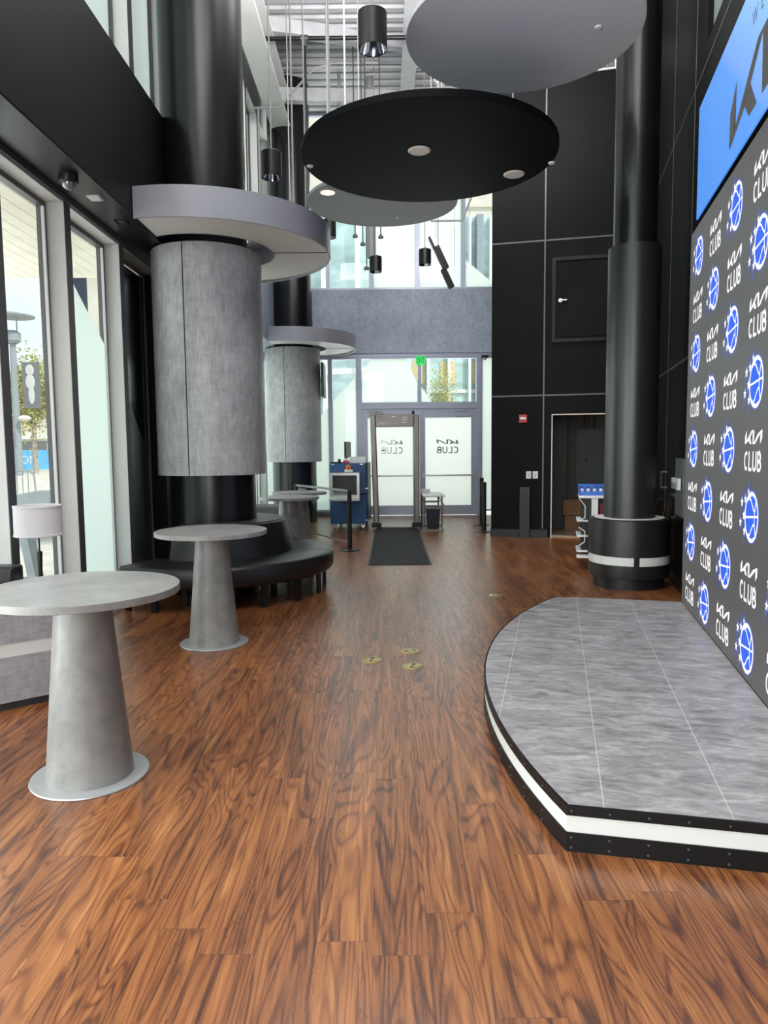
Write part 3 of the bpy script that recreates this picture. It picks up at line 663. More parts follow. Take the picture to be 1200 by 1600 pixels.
MB().box(-0.09, -0.16, 0, 0.09, -0.035, 0.90).build('post', 'blackm', bo, bevel=0.006); MB().box(-0.105, -0.175, 0, 0.105, -0.03, 0.03).build('foot', 'blackm', bo)

# ------------------------------------------------------------------ black columns with concrete sleeves
def ring_arc(mbx, c, ro, ri, z0, z1, xcut, ycut=None, n=96, m=0, mu=1, mo=2):
    """annulus cut by the plane x > xcut and y < ycut, as separate outer skin and underside"""
    pts = []
    for i in range(n):
        a0, a1 = 2 * PI * i / n, 2 * PI * (i + 1) / n
        q = []
        for rr, a in ((ri, a0), (ro, a0), (ro, a1), (ri, a1)):
            x, y = c[0] + rr * math.cos(a), c[1] + rr * math.sin(a)
            q.append([x, y])
        if all(p[0] < xcut for p in q): continue
        if ycut and all(p[1] > ycut for p in q): continue
        for p in q:
            p[0] = max(p[0], xcut)
            if ycut: p[1] = min(p[1], ycut)
        vs = [(x - c[0], y - c[1], z) for z in (z0, z1) for x, y in q]
        mbx.add(vs, [(3, 2, 1, 0)], mu); mbx.add(vs, [(4, 5, 6, 7)], m); mbx.add(vs, [(1, 2, 6, 5)], mo); mbx.add(vs, [(3, 0, 4, 7)], m)
COLS = [((-1.94, 8.15), 0.0), ((-1.95, 15.75), 1.0)]
for (cx, cy), far in COLS:
    lb = 'tall round black column with a concrete grey sleeve, %s' % ('the farther one by the entrance doors' if far else 'the nearer one rising from the round bench')
    c = thing('column', (cx, cy, 0), label=lb, cat='column', group='sleeved columns by the windows')
    MB().lathe([(0.445, 3.7), (0.445, 9.2)], 72).build('upper_shaft', 'blackg', c)
    MB().lathe([(0.475, 0), (0.475, 1.33)], 72).box(-0.096, -0.468, 0, -0.09, -0.462, 1.33).build('lower_shaft', 'blackg', c)
    s = MB()
    s.lathe([(0.47, 1.33), (0.595, 1.33), (0.595, 3.74), (0.44, 3.74)], 96, a0=R(-100.4), a1=R(258.4), m=0)
    s.build('concrete_sleeve', ['con_v'], c)
    s = MB(); s.lathe([(0.587, 1.335), (0.587, 3.735)], 8, a0=R(-103), a1=R(-99)); s.build('sleeve_joint', 'text_dark', c)
    r = thing('ring_canopy', (cx, cy, 3.77), label='grey ring canopy with a pale underside circling the %s column' % ('farther' if far else 'nearer'), cat='ring canopy', group='ring canopies around the columns')
    rr = MB(); ring_arc(rr, (cx, cy), 1.355, 0.735, 0.0, 0.012, -2.29, None if not far else FY - 0.13, mu=0, m=0, mo=0); rr.build('underside', 'ringu', r)
    rr = MB(); ring_arc(rr, (cx, cy), 1.372, 1.352, -0.03, 0.255, -2.29, None if not far else FY - 0.12, mu=0, m=0, mo=0); rr.build('fascia', 'ringm', r, ang=50)
    rr = MB(); ring_arc(rr, (cx, cy), 1.35, 0.6, 0.20, 0.24, -2.29, None if not far else FY - 0.13, mu=0, m=0, mo=0)
    ring_arc(rr, (cx, cy), 0.745, 0.73, 0.0, 0.2, -2.29, None, mu=0, m=0, mo=0); rr.build('core', 'ringm' if not far else 'ringm', r)
    rr = MB(); rr.box(0.735, -0.008, -0.004, 1.352, 0.008, 0.0); rr.build('panel_joint', 'text_dark', r)
    rr = MB()
    for i in range(5):
        MB().lathe([(0.0, -0.034), (0.008, -0.034), (0.008, -0.03)], 8).build('screw', 'seam', r, loc=(1.362 * math.cos(R(-20 + 12 * i)), 1.362 * math.sin(R(-20 + 12 * i)), 0))

# round bench around the near column
bc = (-1.97, 8.21)
bn = thing('round_bench', (bc[0], bc[1], 0), label='large round black leather banquette wrapped around the nearer column', cat='bench')
def cutring(prof, xcut, a_list, name, material, gap=0.0, parent=bn, n=24):
    for a0, a1 in a_list:
        b = MB(); b.lathe(prof, n, a0=R(a0 + gap), a1=R(a1 - gap), closed=True)
        b.v = [(max(x, xcut - bc[0]), y, z) for x, y, z in b.v]
        b.build(name, material, parent, ang=40)
seat = [(0.8, 0.24), (1.34, 0.24), (1.365, 0.26), (1.378, 0.29), (1.378, 0.415), (1.363, 0.442), (1.33, 0.455), (0.8, 0.465)]
cutring(seat, -2.64, [(-122, -3), (-3, 62), (62, 118)], 'seat', ['leather'], 0.25)
back = [(0.55, 0.46), (0.93, 0.46), (0.925, 0.49), (0.845, 0.775), (0.83, 0.80), (0.80, 0.81), (0.55, 0.81)]
cutring(back, -2.62, [(-106, -40), (-40, 40), (40, 106)], 'backrest', ['leather'], 0.3)
tp = [(0.50, 0.811), (0.80, 0.811), (0.80, 0.817), (0.50, 0.817)]
cutring(tp, -2.6, [(-104, 60)], 'backrest_top', ['leather2'], 0.4)
for a, r_ in ((-119, 1.27), (-104, 1.27), (-79, 1.27), (-54, 1.27), (-34, 1.27), (-14, 1.27), (10, 1.27), (35, 1.27), (-95, 0.95), (-66, 0.95), (-36, 0.95), (-8, 0.95), (25, 0.95), (55, 1.27)):
    x, y = r_ * math.cos(R(a)), r_ * math.sin(R(a))
    MB().box(-0.03, -0.02, 0, 0.03, 0.02, 0.255).build('leg', 'blackm', bn, loc=(x, y, 0), rotz=R(a) + PI / 2)

# ------------------------------------------------------------------ pedestal tables
def ped_table(x, y, rt, label):
    t = thing('pedestal_table', (x, y, 0), label=label, cat='table', group='round pedestal tables along the windows')
    MB().lathe([(0, 0), (0.276, 0), (0.279, 0.004), (0.276, 0.010), (0, 0.012)], 96).build('base_plate', mat('pale_grey_base_plate', (0.42, 0.43, 0.43), 0.35, metal=0.3), t)
    MB().lathe([(0.205, 0.010), (0.126, 0.912), (0.0, 0.912)], 96).build('pedestal', 'con_t', t)
    MB().lathe([(0, 0.909), (rt - .002, 0.909), (rt, 0.911), (rt, 0.943), (rt - .002, 0.945), (0, 0.945)], 128).build('table_top', 'con_t', t)
    return t
ped_table(-1.470, 3.43, 0.457, 'round concrete-look pedestal table nearest the camera at the left edge')
ped_table(-1.425, 5.86, 0.452, 'round concrete-look pedestal table standing in front of the round black bench')
ped_table(-1.325, 9.95, 0.42, 'nearer of two concrete-look pedestal tables just behind the round bench')
ped_table(-1.31, 11.05, 0.425, 'farthest concrete-look pedestal table, behind another beyond the round bench')

# ------------------------------------------------------------------ curved grey console at the left edge with lamp
kc = thing('window_console', (-2.4, 4.8, 0), label='low grey wood-look console with a white band, behind the nearest table at the left edge', cat='console')
def cons(d, z0, z1, name, m):
    pl = [(-2.66, 4.10), (-2.39, 4.285), (-2.13, 4.49), (-2.06, 4.60), (-2.06, 4.75), (-2.10, 5.15), (-2.66, 5.15)]
    mx_, my_ = -2.45, 4.75
    MB().prism([((x - mx_) * d + mx_ + 2.4, (y - my_) * d + my_ - 4.8) for x, y in pl], z0, z1).build(name, m, kc, ang=60)
cons(0.95, 0.0, 0.05, 'plinth', 'text_dark')
cons(1.0, 0.05, 0.335, 'lower_panel', 'con_g')
cons(0.985, 0.335, 0.42, 'light_band', 'lite')
cons(1.0, 0.42, 0.695, 'upper_panel', 'con_g')
lp = thing('table_lamp', (-2.43, 5.0, 0.697), label='table lamp with white drum shade and black stem on the console by the window', cat='lamp')
MB().lathe([(0, 0), (0.085, 0), (0.085, 0.012), (0.01, 0.016)], 40).build('base', 'white', lp)
MB().lathe([(0.012, 0.014), (0.019, 0.2), (0.017, 0.205), (0.006, 0.206), (0.006, 0.4)], 24).build('stem', 'blackm', lp)
MB().lathe([(0.148, 0.315), (0.155, 0.315), (0.160, 0.318), (0.160, 0.330), (0.1565, 0.332), (0.1545, 0.515), (0.158, 0.517), (0.158, 0.530), (0.152, 0.532), (0.145, 0.515)], 72, closed=True).build('lamp_shade', 'shade', lp)
cu = thing('padded_backrest', (-2.60, 4.9, 0.697), label='black leather padded block on the console left of the lamp', cat='cushion')
MB().box(-0.12, -0.10, 0, 0.075, 0.06, 0.125).build('cushion', 'leather', cu, bevel=0.02)

# ------------------------------------------------------------------ stage
SZ = 0.188
sc_, sr = Vector((5.119, 3.795)), 4.534
p_far, p_near = Vector((1.615, 6.681)), Vector((0.712, 2.718))
a_f = math.atan2(p_far.y - sc_.y, p_far.x - sc_.x); a_n = math.atan2(p_near.y - sc_.y, p_near.x - sc_.x)
if a_n < 0: a_n += 2 * PI
arcp = [(sc_.x + sr * math.cos(a_f + (a_n - a_f) * i / 60), sc_.y + sr * math.sin(a_f + (a_n - a_f) * i / 60)) for i in range(61)]
led_far = A0 - E1 * 0.0; led_near = A0 - E2 * 3.95
# front edge runs to the right from p_near, perpendicular to the led wall
fr_dir = Vector((math.cos(R(-12.6)), math.sin(R(-12.6))))
pn = Vector(arcp[-1]); tt = (A0.xy - pn).dot(E1.xy) / fr_dir.dot(E1.xy); front_end = pn + fr_dir * tt
outline = arcp + [tuple(front_end), (A0.x, A0.y)]
def offs(poly, d):  # offset towards the outside of a counter-clockwise or clockwise loop
    n = len(poly); area_ = sum(poly[i][0] * poly[(i + 1) % n][1] - poly[(i + 1) % n][0] * poly[i][1] for i in range(n)); sg = 1 if area_ > 0 else -1
    out = []
    for i in range(n):
        a, b, c = Vector(poly[i - 1]), Vector(poly[i]), Vector(poly[(i + 1) % n])
        d1 = (b - a).normalized(); d2 = (c - b).normalized(); n1 = Vector((d1.y, -d1.x)) * sg; n2 = Vector((d2.y, -d2.x)) * sg
        m_ = (n1 + n2).normalized(); k = 1 / max(0.5, m_.dot(n1)); out.append(tuple(b + m_ * d * k))
    return out
st = thing('stage_platform', (p_near.x, p_near.y, 0), label='low curved stage with grey stone-look floor and a white band around its side', cat='stage')
def loc2(poly): return [(a - p_near.x, b - p_near.y) for a, b in poly]
MB().prism(loc2(offs(outline, -0.004)), 0.02, SZ).build('stage_floor', 'tile', st)
def band(d, z0, z1, name, m):
    o = offs(outline, d)[:62]; i_ = offs(outline, d - 0.012)[:62]
    b = MB(); n = len(o); vs = [(a - p_near.x, c - p_near.y, z) for L_ in (o, i_) for z in (z0, z1) for a, c in L_]
    fs = []
    for k in range(n - 1):
        for p, q in ((0, 1), (1, 3), (3, 2), (2, 0)): fs.append((p * n + k, p * n + k + 1, q * n + k + 1, q * n + k))
    b.add(vs, fs); b.build(name, m, st, ang=25)
band(0.006, 0.0, 0.078, 'lower_trim', 'hatchm'); band(0.0, 0.078, 0.148, 'light_band', 'lite'); band(0.006, 0.148, 0.1885, 'upper_trim', 'hatchm')
def screw(p, nrm, z):
    o_ = Vector((p[0], p[1], z)) - Vector((p_near.x, p_near.y, 0))
    MB().tube((0, 0, 0), Vector((nrm.x, nrm.y, 0)) * 0.004, 0.0045, 8).build('screw', 'seam', st, loc=o_)
oo = offs(outline, 0.006)
for i in range(1, 60):
    if i % 3: continue
    a = Vector(oo[i]); nrm = (a - sc_).normalized()
    for z in (0.168, 0.06, 0.018): screw(a, nrm, z)
nf = Vector((fr_dir.y, -fr_dir.x)); nf = nf if nf.y < 0 else -nf
for i in range(9):
    a = Vector(oo[60]) + fr_dir * (0.02 + i * 0.145)
    for z in (0.168, 0.06, 0.018): screw(a, nf, z)

# ------------------------------------------------------------------ led wall
lw = thing('led_wall', A0, LEDROT, 'large charcoal video wall covered in white lettering and blue ball emblems, above the stage', 'video wall')
UE = -3.35
MB().box(0.012, UE, 0.19, 0.21, 0.0, 3.42).build('housing', 'blackm', lw)
MB().box(0.0, UE, 0.19, 0.012, 0.0, 3.42).build('screen', 'led', lw)
pw, pb, ph = MB(), MB(), MB()
for ci in range(6):
    for ri in range(8):
        u = -0.375 - 0.6245 * ci; z = 0.385 + 0.395 * ri
        if u - 0.2 < UE: continue
        if (ci + ri) % 2 == 0:
            s = 0.385 / 4.6 * 0.98
            fn = lambda a, b: (-0.0015, u + 0.19 - a * s, z + 0.02 + b * s * 1.0)
            draw_kia_club(pw, lambda a, b: (-0.0015, u + 0.19 - a * s, z + 0.035 + b * (s if b > -0.2 else s * 1.0)), 0)
        else:
            k = 0.148
            def fb(x_, y_, lift=0.0015): return (-lift, u - 0.02 - x_ * k, z + y_ * k)
            ngon_put(ph, arc(0, 0, 1.08, 1.10, 0, 352, 44), lambda a, b: fb(a, b, 0.0008), 0)
            ngon_put(pb, arc(0, 0, 0.97, 0.97, 0, 352, 44), lambda a, b: fb(a, b, 0.0016), 0)
            vs, fs = stroke(arc(0, 0, 0.95, 0.96, 0, 352, 44), 0.13, True); put(pw, vs, fs, lambda a, b: fb(a, b, 0.0024), 0)
            for pl in (arc(1.55, 0.0, 1.1, 1.15, 139, 221, 12), [(-0.98, -0.08), (0.93, 0.10)], [(-0.66, 0.62), (-0.42, 0.74), (-0.12, 0.68), (0.12, 0.47), (0.32, 0.30), (0.47, 0.27)], [(-0.66, -0.66), (-0.42, -0.78), (-0.14, -0.70), (0.10, -0.44), (0.30, -0.28), (0.47, -0.26)], [(-0.42, 0.74), (0.05, 0.92), (0.42, 0.82)], [(-0.42, -0.78), (0.05, -0.92), (0.42, -0.82)]):
                vs, fs = stroke(pl, 0.09); put(pw, vs, fs, lambda a, b: fb(a, b, 0.0024), 0)
            for (sx0, sy0, r_) in ((-0.98, 0.66, 0.22), (-1.50, 0.50, 0.25), (-1.12, -0.02, 0.26), (-1.66, -0.36, 0.24), (-0.98, -0.66, 0.23), (-0.52, 1.0, 0.16)):
                ngon_put(ph, [(sx0 - 0.20, sy0), (sx0 + 0.04, sy0 + 0.50), (sx0 + 0.20, sy0), (sx0 - 0.20, sy0 - 0.62)], lambda a, b: fb(a, b, 0.0020), 0)
                poly_put(pw, star(sx0, sy0, r_), lambda a, b: fb(a, b, 0.0028), 0)
pw.build('white_graphics', 'ledw', lw); pb.build('blue_graphics', 'ledb', lw); ph.build('glow_graphics', 'ledhalo', lw)

bs = thing('blue_screen', A0 + Vector((0, 0, 3.49)), LEDROT, 'bright blue video screen with a dark angular logo, high on the right wall', 'screen')
MB().box(0.012, UE, 0.0, 0.21, -0.20, 0.895).build('housing', 'blackm', bs)
MB().box(0.0, UE, 0.0, 0.012, -0.20, 0.895).build('display', 'bluescr', bs)
g = MB(); s = 0.375
for p in KIA: ngon_put(g, p, lambda a, b: (-0.003, -1.364 - a * s, 0.114 + b * s), 0)
g.build('dark_logo', 'leddark', bs)
g = MB(); x = -1.91
for ch in 'WE':
    vs, fs = text_faces(ch, 0.14, 0.85)
    g.add([(-0.003, x - 0.05 - a, 0.65 + b) for a, b in vs], fs); x -= 0.16
g.build('thin_letters', 'leddark', bs)

# ------------------------------------------------------------------ right column with drum counter
rc = Vector((2.83, 8.22, 0))
c = thing('drum_column', rc, LEDROT, 'round black column rising from a black drum plinth with a white band, beside the video wall', 'column')
MB().lathe([(0.235, 3.8), (0.235, 9.2)], 64).build('upper_shaft', 'blackg', c)
MB().lathe([(0.0, 0.78), (0.285, 0.78), (0.285, 3.80), (0.22, 3.80)], 64).box(-0.003, -0.287, 0.78, 0.003, -0.284, 3.8).build('column_sleeve', 'colsat', c)
MB().lathe([(0, 0.0), (0.395, 0.0), (0.395, 0.13), (0, 0.13)], 72).build('plinth', 'blackm', c)
MB().lathe([(0, 0.13), (0.445, 0.13), (0.448, 0.14), (0.448, 0.275), (0.43, 0.275), (0.43, 0.375), (0.448, 0.375), (0.448, 0.775), (0.43, 0.782), (0.39, 0.782)], 96).build('drum', 'colsat', c)
for a0, a1 in ((-178, -88), (-80, 10), (20, 100), (110, 170)):
    MB().lathe([(0.44, 0.278), (0.446, 0.278), (0.446, 0.372), (0.44, 0.372)], 24, a0=R(a0), a1=R(a1), closed=True).build('light_band', 'lite', c)
MB().lathe([(0.28, 0.785), (0.385, 0.785), (0.385, 0.79), (0.28, 0.79)], 72, closed=True).build('top_ring', 'ringu', c)

# display cart behind the drum
dc = thing('display_cart', (2.78, 9.35, 0), LEDROT, 'black angular cart with white edged shelves behind the drum column', 'cart')
MB().box(-0.18, 0.0, 0.12, 0.45, 0.5, 0.92).build('body', 'blackm', dc)
MB().box(-0.22, -0.12, 0.93, 0.5, 0.5, 0.96).build('counter_top', 'white', dc, bevel=0.006)
for z in (0.62, 0.42, 0.22): MB().box(-0.24, -0.06, z, -0.1, 0.42, z + 0.02).build('shelf_edge', 'white', dc)
MB().path([(-0.22, -0.1, 0.93), (-0.14, -0.1, 0.83), (-0.14, -0.1, 0.68), (-0.22, -0.1, 0.63)], 0.006).build('side_bracket', 'white', dc)
MB().path([(-0.22, -0.1, 0.55), (-0.14, -0.1, 0.50), (-0.14, -0.1, 0.36), (-0.22, -0.1, 0.30)], 0.006).build('side_bracket', 'white', dc)
MB().box(-0.06, -0.10, 0.30, 0.02, -0.06, 0.93).build('upright', 'white', dc)
MB().box(0.05, -0.08, 0.35, 0.40, -0.04, 0.86).build('red_panel', mat('dark_red_panel', (0.18, 0.01, 0.02), 0.5), dc)
MB().box(-0.24, -0.20, 0.16, -0.02, 0.0, 0.18).build('foot_shelf', 'white', dc)
bb = thing('blue_bin', (2.70, 9.55, 0.962), LEDROT, 'small blue open box of white bottles on the cart counter', 'box')
MB().box(-0.10, 0.0, 0, 0.40, 0.02, 0.14).box(-0.10, -0.16, 0, -0.09, 0.0, 0.12).box(0.39, -0.16, 0, 0.40, 0, 0.12).box(-0.10, -0.16, 0, 0.40, 0.0, 0.01).box(-0.1, -0.16, .01, .4, -.15, .05).build('tray', mat('bright_blue_box', (0.03, 0.14, 0.55), 0.5), bb)
bt = None
for i in range(6):
    if bt is None:
        bt = thing('white_bottle', (0, 0, 0), 0, None, 'bottle', 'white bottles in the blue box')
        MB().lathe([(0, 0), (0.025, 0), (0.025, 0.06), (0.012, 0.075), (0, 0.075)], 14).build('bottle_body', 'white', bt)
        MB().lathe([(0.010, 0.075), (0.012, 0.10), (0, 0.10)], 10).build('cap', 'seam', bt); b_ = bt
    else: b_ = copy_tree(bt)
    b_['label'] = 'small white bottle standing in the blue box on the cart'
    b_.location = Vector((2.70, 9.55, 0.973)) + E1 * (-0.05 + 0.08 * i) + E2 * -0.08
# chair-like frame and acrylic pocket at the wall by the column
fr_ = thing('metal_side_frame', (3.25, 8.55, 0), LEDROT, 'thin black metal chair frame showing between the drum column and the black side wall', 'chair')
MB().path([(0, 0, 0), (0, 0.0, 0.86), (0.05, 0.03, 0.97), (0.14, 0.03, 0.93), (0.10, 0.02, 0.75), (0.10, 0, 0)], 0.012).build('frame', 'blackm', fr_)
MB().box(0.0, -0.02, 0.44, 0.14, 0.30, 0.47).build('seat', 'blackm', fr_)
ap = thing('wall_dispenser', A0 + E2 * 1.32 + E1 * 0.222, LEDROT, 'clear acrylic dispenser pocket with papers on the black side wall beside the video wall', 'dispenser')
MB().box(-0.10, 0.0, 0.80, -0.004, 0.62, 0.83).box(-0.10, 0, 0.83, -0.09, 0.62, 1.2).box(-0.02, 0.0, 0.83, -0.01, 0.62, 1.48).build('acrylic_case', 'acrylic', ap)
MB().box(-0.012, 0.02, 0.82, -0.006, 0.6, 1.46).build('backing', mat('grey_dispenser_back', (0.22, 0.22, 0.22), 0.4), ap)
MB().box(-0.06, 0.1, 1.12, -0.03, 0.55, 1.24).build('paper_stack', 'white', ap)
MB().path([(-0.1, 0.60, 1.30), (-0.16, 0.62, 1.30), (-0.16, 0.62, 1.12), (-0.1, 0.60, 1.12)], 0.01).build('front_clip', 'seam', ap)

# ------------------------------------------------------------------ hanging discs
def disc(name, x, y, z, r, th, mt, label, cat='ceiling disc'):
    d = thing(name, (x, y, z), label=label, cat=cat, group='round discs hung from the ceiling')
    MB().lathe([(0, 0), (r - .004, 0), (r, 0.004), (r, th - .004), (r - .004, th), (0, th)], 128).build('panel', mt, d)
    return d
def downlight(x, y, z, r, mlens, label, group='downlights set in the ceiling discs'):
    d = thing('downlight', (x, y, z), label=label, cat='downlight', group=group)
    MB().lathe([(r * 0.85, -0.012), (r * 0.87, -0.014), (r, -0.004), (r, 0)], 40).build('trim_ring', 'lens', d)
    MB().lathe([(0, -0.010), (r * 0.86, -0.010)], 40).build('lens', mlens, d)
def small_dot(x, y, z, label):
    d = thing('round_sprinkler', (x, y, z), label=label, cat='sprinkler', group='small round caps under the discs')
    MB().lathe([(0, -0.016), (0.030, -0.014), (0.036, 0)], 24).build('cap', 'white', d)
bd = disc('hanging_disc', 0.50, 7.74, 4.60, 1.32, 0.07, 'diskb', 'large flat black disc hung in the middle of the ceiling')
gd = disc('hanging_disc', 0.02, 10.93, 5.20, 1.105, 0.05, 'diskm', 'dark grey hanging disc partly hidden behind the black disc')
td = disc('hanging_disc', 1.327, 7.0, 5.40, 1.082, 0.05, 'diskg', 'grey felt hanging disc highest in the picture, cut by the top edge')
downlight(0.391, 7.532, 4.6, 0.115, 'lens', 'unlit round downlight at the middle of the black disc')
downlight(1.468, 8.186, 4.6, 0.115, 'lens', 'unlit round downlight near the right rim of the black disc')
downlight(-0.749, 10.42, 5.2, 0.115, 'warm', 'lit warm downlight in the dark grey disc, left of the black disc')
small_dot(-0.752, 7.90, 4.6, 'small white cap at the left rim of the black disc')
small_dot(1.810, 7.875, 4.6, 'small white cap at the right rim of the black disc')
small_dot(0.254, 11.538, 5.2, 'small white cap under the dark grey disc')
small_dot(1.991, 6.869, 5.4, 'small white cap under the large grey disc at the top')
# rods that carry the discs
def rods(d, pts, r=0.008, h=4.0, m='whitep', nut=True):
    for (x, y) in pts:
        b = MB().tube((x, y, 0.05), (x, y, h), r, 8)
        if nut: b.tube((x, y, 0.05), (x, y, 0.085), 0.03, 12)
        b.build('suspension_rod', m, d)
rods(bd, [(-1.05, 0.35), (0.35, 1.1), (1.0, 0.72)], 0.010, 4.6)
rods(gd, [(-0.55, 0.5), (0.85, 0.3), (-0.75, -0.3)], 0.007, 4.0)
rods(td, [(-0.7, 0.6), (0.1, 0.9), (0.7, 0.5), (-0.6, -0.6), (0.6, -0.6)], 0.008, 3.8)
downspot = [(-0.06, 6.5, 5.03, 'black cylinder pendant lamp nearest the camera, left of the big grey disc'),
            (-1.323, 9.0, 4.88, 'black cylinder pendant lamp hanging beside the nearer column'),
            (-0.922, 13.0, 5.31, 'black cylinder pendant lamp partly hidden behind the ring canopy'),
            (-0.119, 14.7, 5.12, 'black cylinder pendant lamp in front of the far upper windows, left of two'),
            (0.867, 14.7, 5.25, 'black cylinder pendant lamp in front of the far upper windows, beside the black track lamp')]
pend = None
for (x, y, z, lb) in downspot:
    if pend is None:
        pend = thing('pendant_lamp', (0, 0, 0), 0, None, 'pendant lamp', 'black cylinder pendant lamps')
        MB().lathe([(0.0, 0.30), (0.118, 0.30), (0.125, 0.293), (0.125, 0.0), (0.119, 0.0), (0.119, 0.06)], 48).build('cylinder_shade', 'blackm', pend)
        MB().lathe([(0.119, 0.004), (0.09, 0.10), (0.05, 0.17), (0.0, 0.18)], 40).build('reflector', 'lensgrey', pend)
        MB().tube((0, 0, 0.30), (0, 0, 4.12), 0.009, 10).tube((0, 0, 0.30), (0, 0, 0.34), 0.03, 14).build('stem', 'whitep', pend)
        p_ = pend
    else: p_ = copy_tree(pend)
    p_['label'] = lb; p_.location = (x, y, z)
# extra sprinkler drops and ceiling rods
drops = [(-0.497, 14.0, 5.60), (-0.353, 14.0, 5.45), (-0.285, 14.0, 5.0), (-0.011, 14.0, 5.58)]
for i, (x, y, z) in enumerate(drops):
    d = thing('sprinkler_drop', (x, y, z), 0, ('thin sprinkler drop against the far upper windows, leftmost of four', 'thin sprinkler drop against the far upper windows, second from the left', 'lowest thin sprinkler drop against the far upper windows', 'thin sprinkler drop against the far upper windows, rightmost of four')[i], 'sprinkler', 'sprinkler drops before the far windows')
    MB().tube((0, 0, 0.05), (0, 0, 9.2 - z), 0.012, 8).build('pipe', 'seam', d)
    MB().lathe([(0, 0), (0.05, 0.0), (0.05, 0.03), (0.03, 0.055), (0, 0.055)], 16).build('head', 'seam', d)
rodlist = [(-1.02, 8.62, 4.03, 0.014), (-0.86, 8.45, 4.03, 0.011), (-0.78, 11.3, 5.8, 0.013), (-0.55, 11.6, 5.8, 0.010), (-0.35, 12.2, 5.8, 0.010), (1.0, 13.4, 5.4, 0.006), (1.33, 13.4, 4.9, 0.006), (1.62, 13.6, 5.0, 0.006), (-1.6, 13.0, 5.9, 0.013), (0.85, 12.5, 5.9, 0.010), (1.05, 12.8, 6.6, 0.013)]
for i, (x, y, z, r) in enumerate(rodlist):
    o = MB().tube((0, 0, 0), (0, 0, 9.29 - z), r * 0.8, 8)
    if i < 1: o.tube((0, 0, 0), (0, 0, 0.05), 0.04, 12)
    o = o.build('hanger_rod', 'whitep', loc=(x, y, z))
    tag(o, 'thin pale vertical rod hanging from the steel deck ceiling', 'rod', 'pale ceiling hanger rods')
# big pipes
pp = thing('roof_drain_pipe', (-0.213, 15.5, 0), label='thick pale vertical pipe running up to the ceiling behind the black disc', cat='pipe')
MB().tube((0, 0, 5.6), (0, 0, 9.2), 0.088, 24).build('pipe', 'whitep', pp)
MB().path([(-0.62, -0.2, 9.2), (-0.62, -0.2, 7.95), (-0.05, -0.2, 7.90)], 0.035, 12).build('branch', 'whitep', pp)
MB().path([(0.05, -0.2, 7.92), (2.6, -0.2, 7.92)], 0.030, 12).build('branch', 'whitep', pp)
bp = thing('black_sprinkler_pipe', (-0.347, 13.13, 8.72), label='horizontal black pipe with a long vertical drop, under the steel deck', cat='pipe')
MB().tube((-2.1, 0, 0), (0.0, 0, 0), 0.036, 14).tube((0.35, 0, 0), (2.6, 0, 0), 0.036, 14).build('main_pipe', 'blackm', bp)
MB().tube((-0.963, 0, 0), (-0.963, 0, -3.9), 0.03, 14).build('drop_pipe', 'blackm', bp)
MB().tube((-1.03, 0, 0), (-0.90, 0, 0), 0.055, 14).tube((-0.963, 0, -0.14), (-0.963, 0, 0), 0.045, 14).build('tee_fitting', 'seam', bp)
MB().tube((0.0, 0, 0), (0.10, 0, 0), 0.06, 14).tube((0.05, 0, -0.16), (0.05, 0, 0.14), 0.035, 10).build('coupling', 'pipered', bp)
cn = thing('bent_conduit', (0, 0, 0), label='thin pale conduit bending across below the ceiling at left', cat='conduit')
MB().path([(-2.45, 14.4, 8.15), (-1.95, 14.4, 8.15), (-1.25, 14.2, 8.75), (-0.9, 14.2, 8.85), (0.0, 14.2, 8.85)], 0.022, 8).build('conduit', 'whitep', cn)
MB().tube((-2.35, 14.4, 8.15), (-2.35, 14.4, 5.6), 0.02, 8).build('drop', 'whitep', cn)
# cross joists under the deck
for i, (xa, ya, za, xb, yb, zb) in enumerate(((-2.2, 12.95, 8.75, 0.9, 14.4, 9.12), (-2.2, 14.7, 8.4, 2.6, 16.3, 9.0))):
    j = MB(); a, b = Vector((xa, ya, za)), Vector((xb, yb, zb)); d = b - a
    for h in (0.0,):
        vs = [a, b, b + Vector((0, 0, 0.03)), a + Vector((0, 0, 0.03))]; off = Vector((-d.y, d.x, 0)).normalized() * 0.09
        j.add([v - off for v in vs] + [v + off for v in vs], [(0, 1, 2, 3), (4, 7, 6, 5), (0, 4, 5, 1), (3, 2, 6, 7), (0, 3, 7, 4), (1, 5, 6, 2)])
        o2 = Vector((-d.y, d.x, 0)).normalized() * 0.01; vs = [a, b, b + Vector((0, 0, 0.28)), a + Vector((0, 0, 0.28))]
        j.add([v - o2 for v in vs] + [v + o2 for v in vs], [(0, 1, 2, 3), (4, 7, 6, 5), (0, 4, 5, 1), (3, 2, 6, 7), (0, 3, 7, 4), (1, 5, 6, 2)])
    tag(j.build('roof_brace', 'deck'), 'sloping pale steel roof brace under the deck, %s' % ('nearer one' if i == 0 else 'farther one'), 'beam', 'sloping roof braces')
jb = MB().box(-0.14, -9.0, 0, 0.14, 6.5, 0.04).box(-0.03, -9, 0.04, 0.03, 6.5, 0.35)
tag(jb.build('ceiling_beam', 'deck', loc=(0.55, 10.4, 8.8)), 'pale steel beam running front to back in the middle of the ceiling', 'beam')
tl = thing('tube_light', (1.25, 14.6, 8.45), R(70), 'white linear tube light under the steel deck right of the ceiling beam', 'light')
MB().box(-0.55, -0.05, 0.02, 0.55, 0.05, 0.10).build('housing', 'white', tl); MB().tube((-0.53, 0, 0.0), (0.53, 0, 0.0), 0.02, 10).build('tube', 'lens', tl)
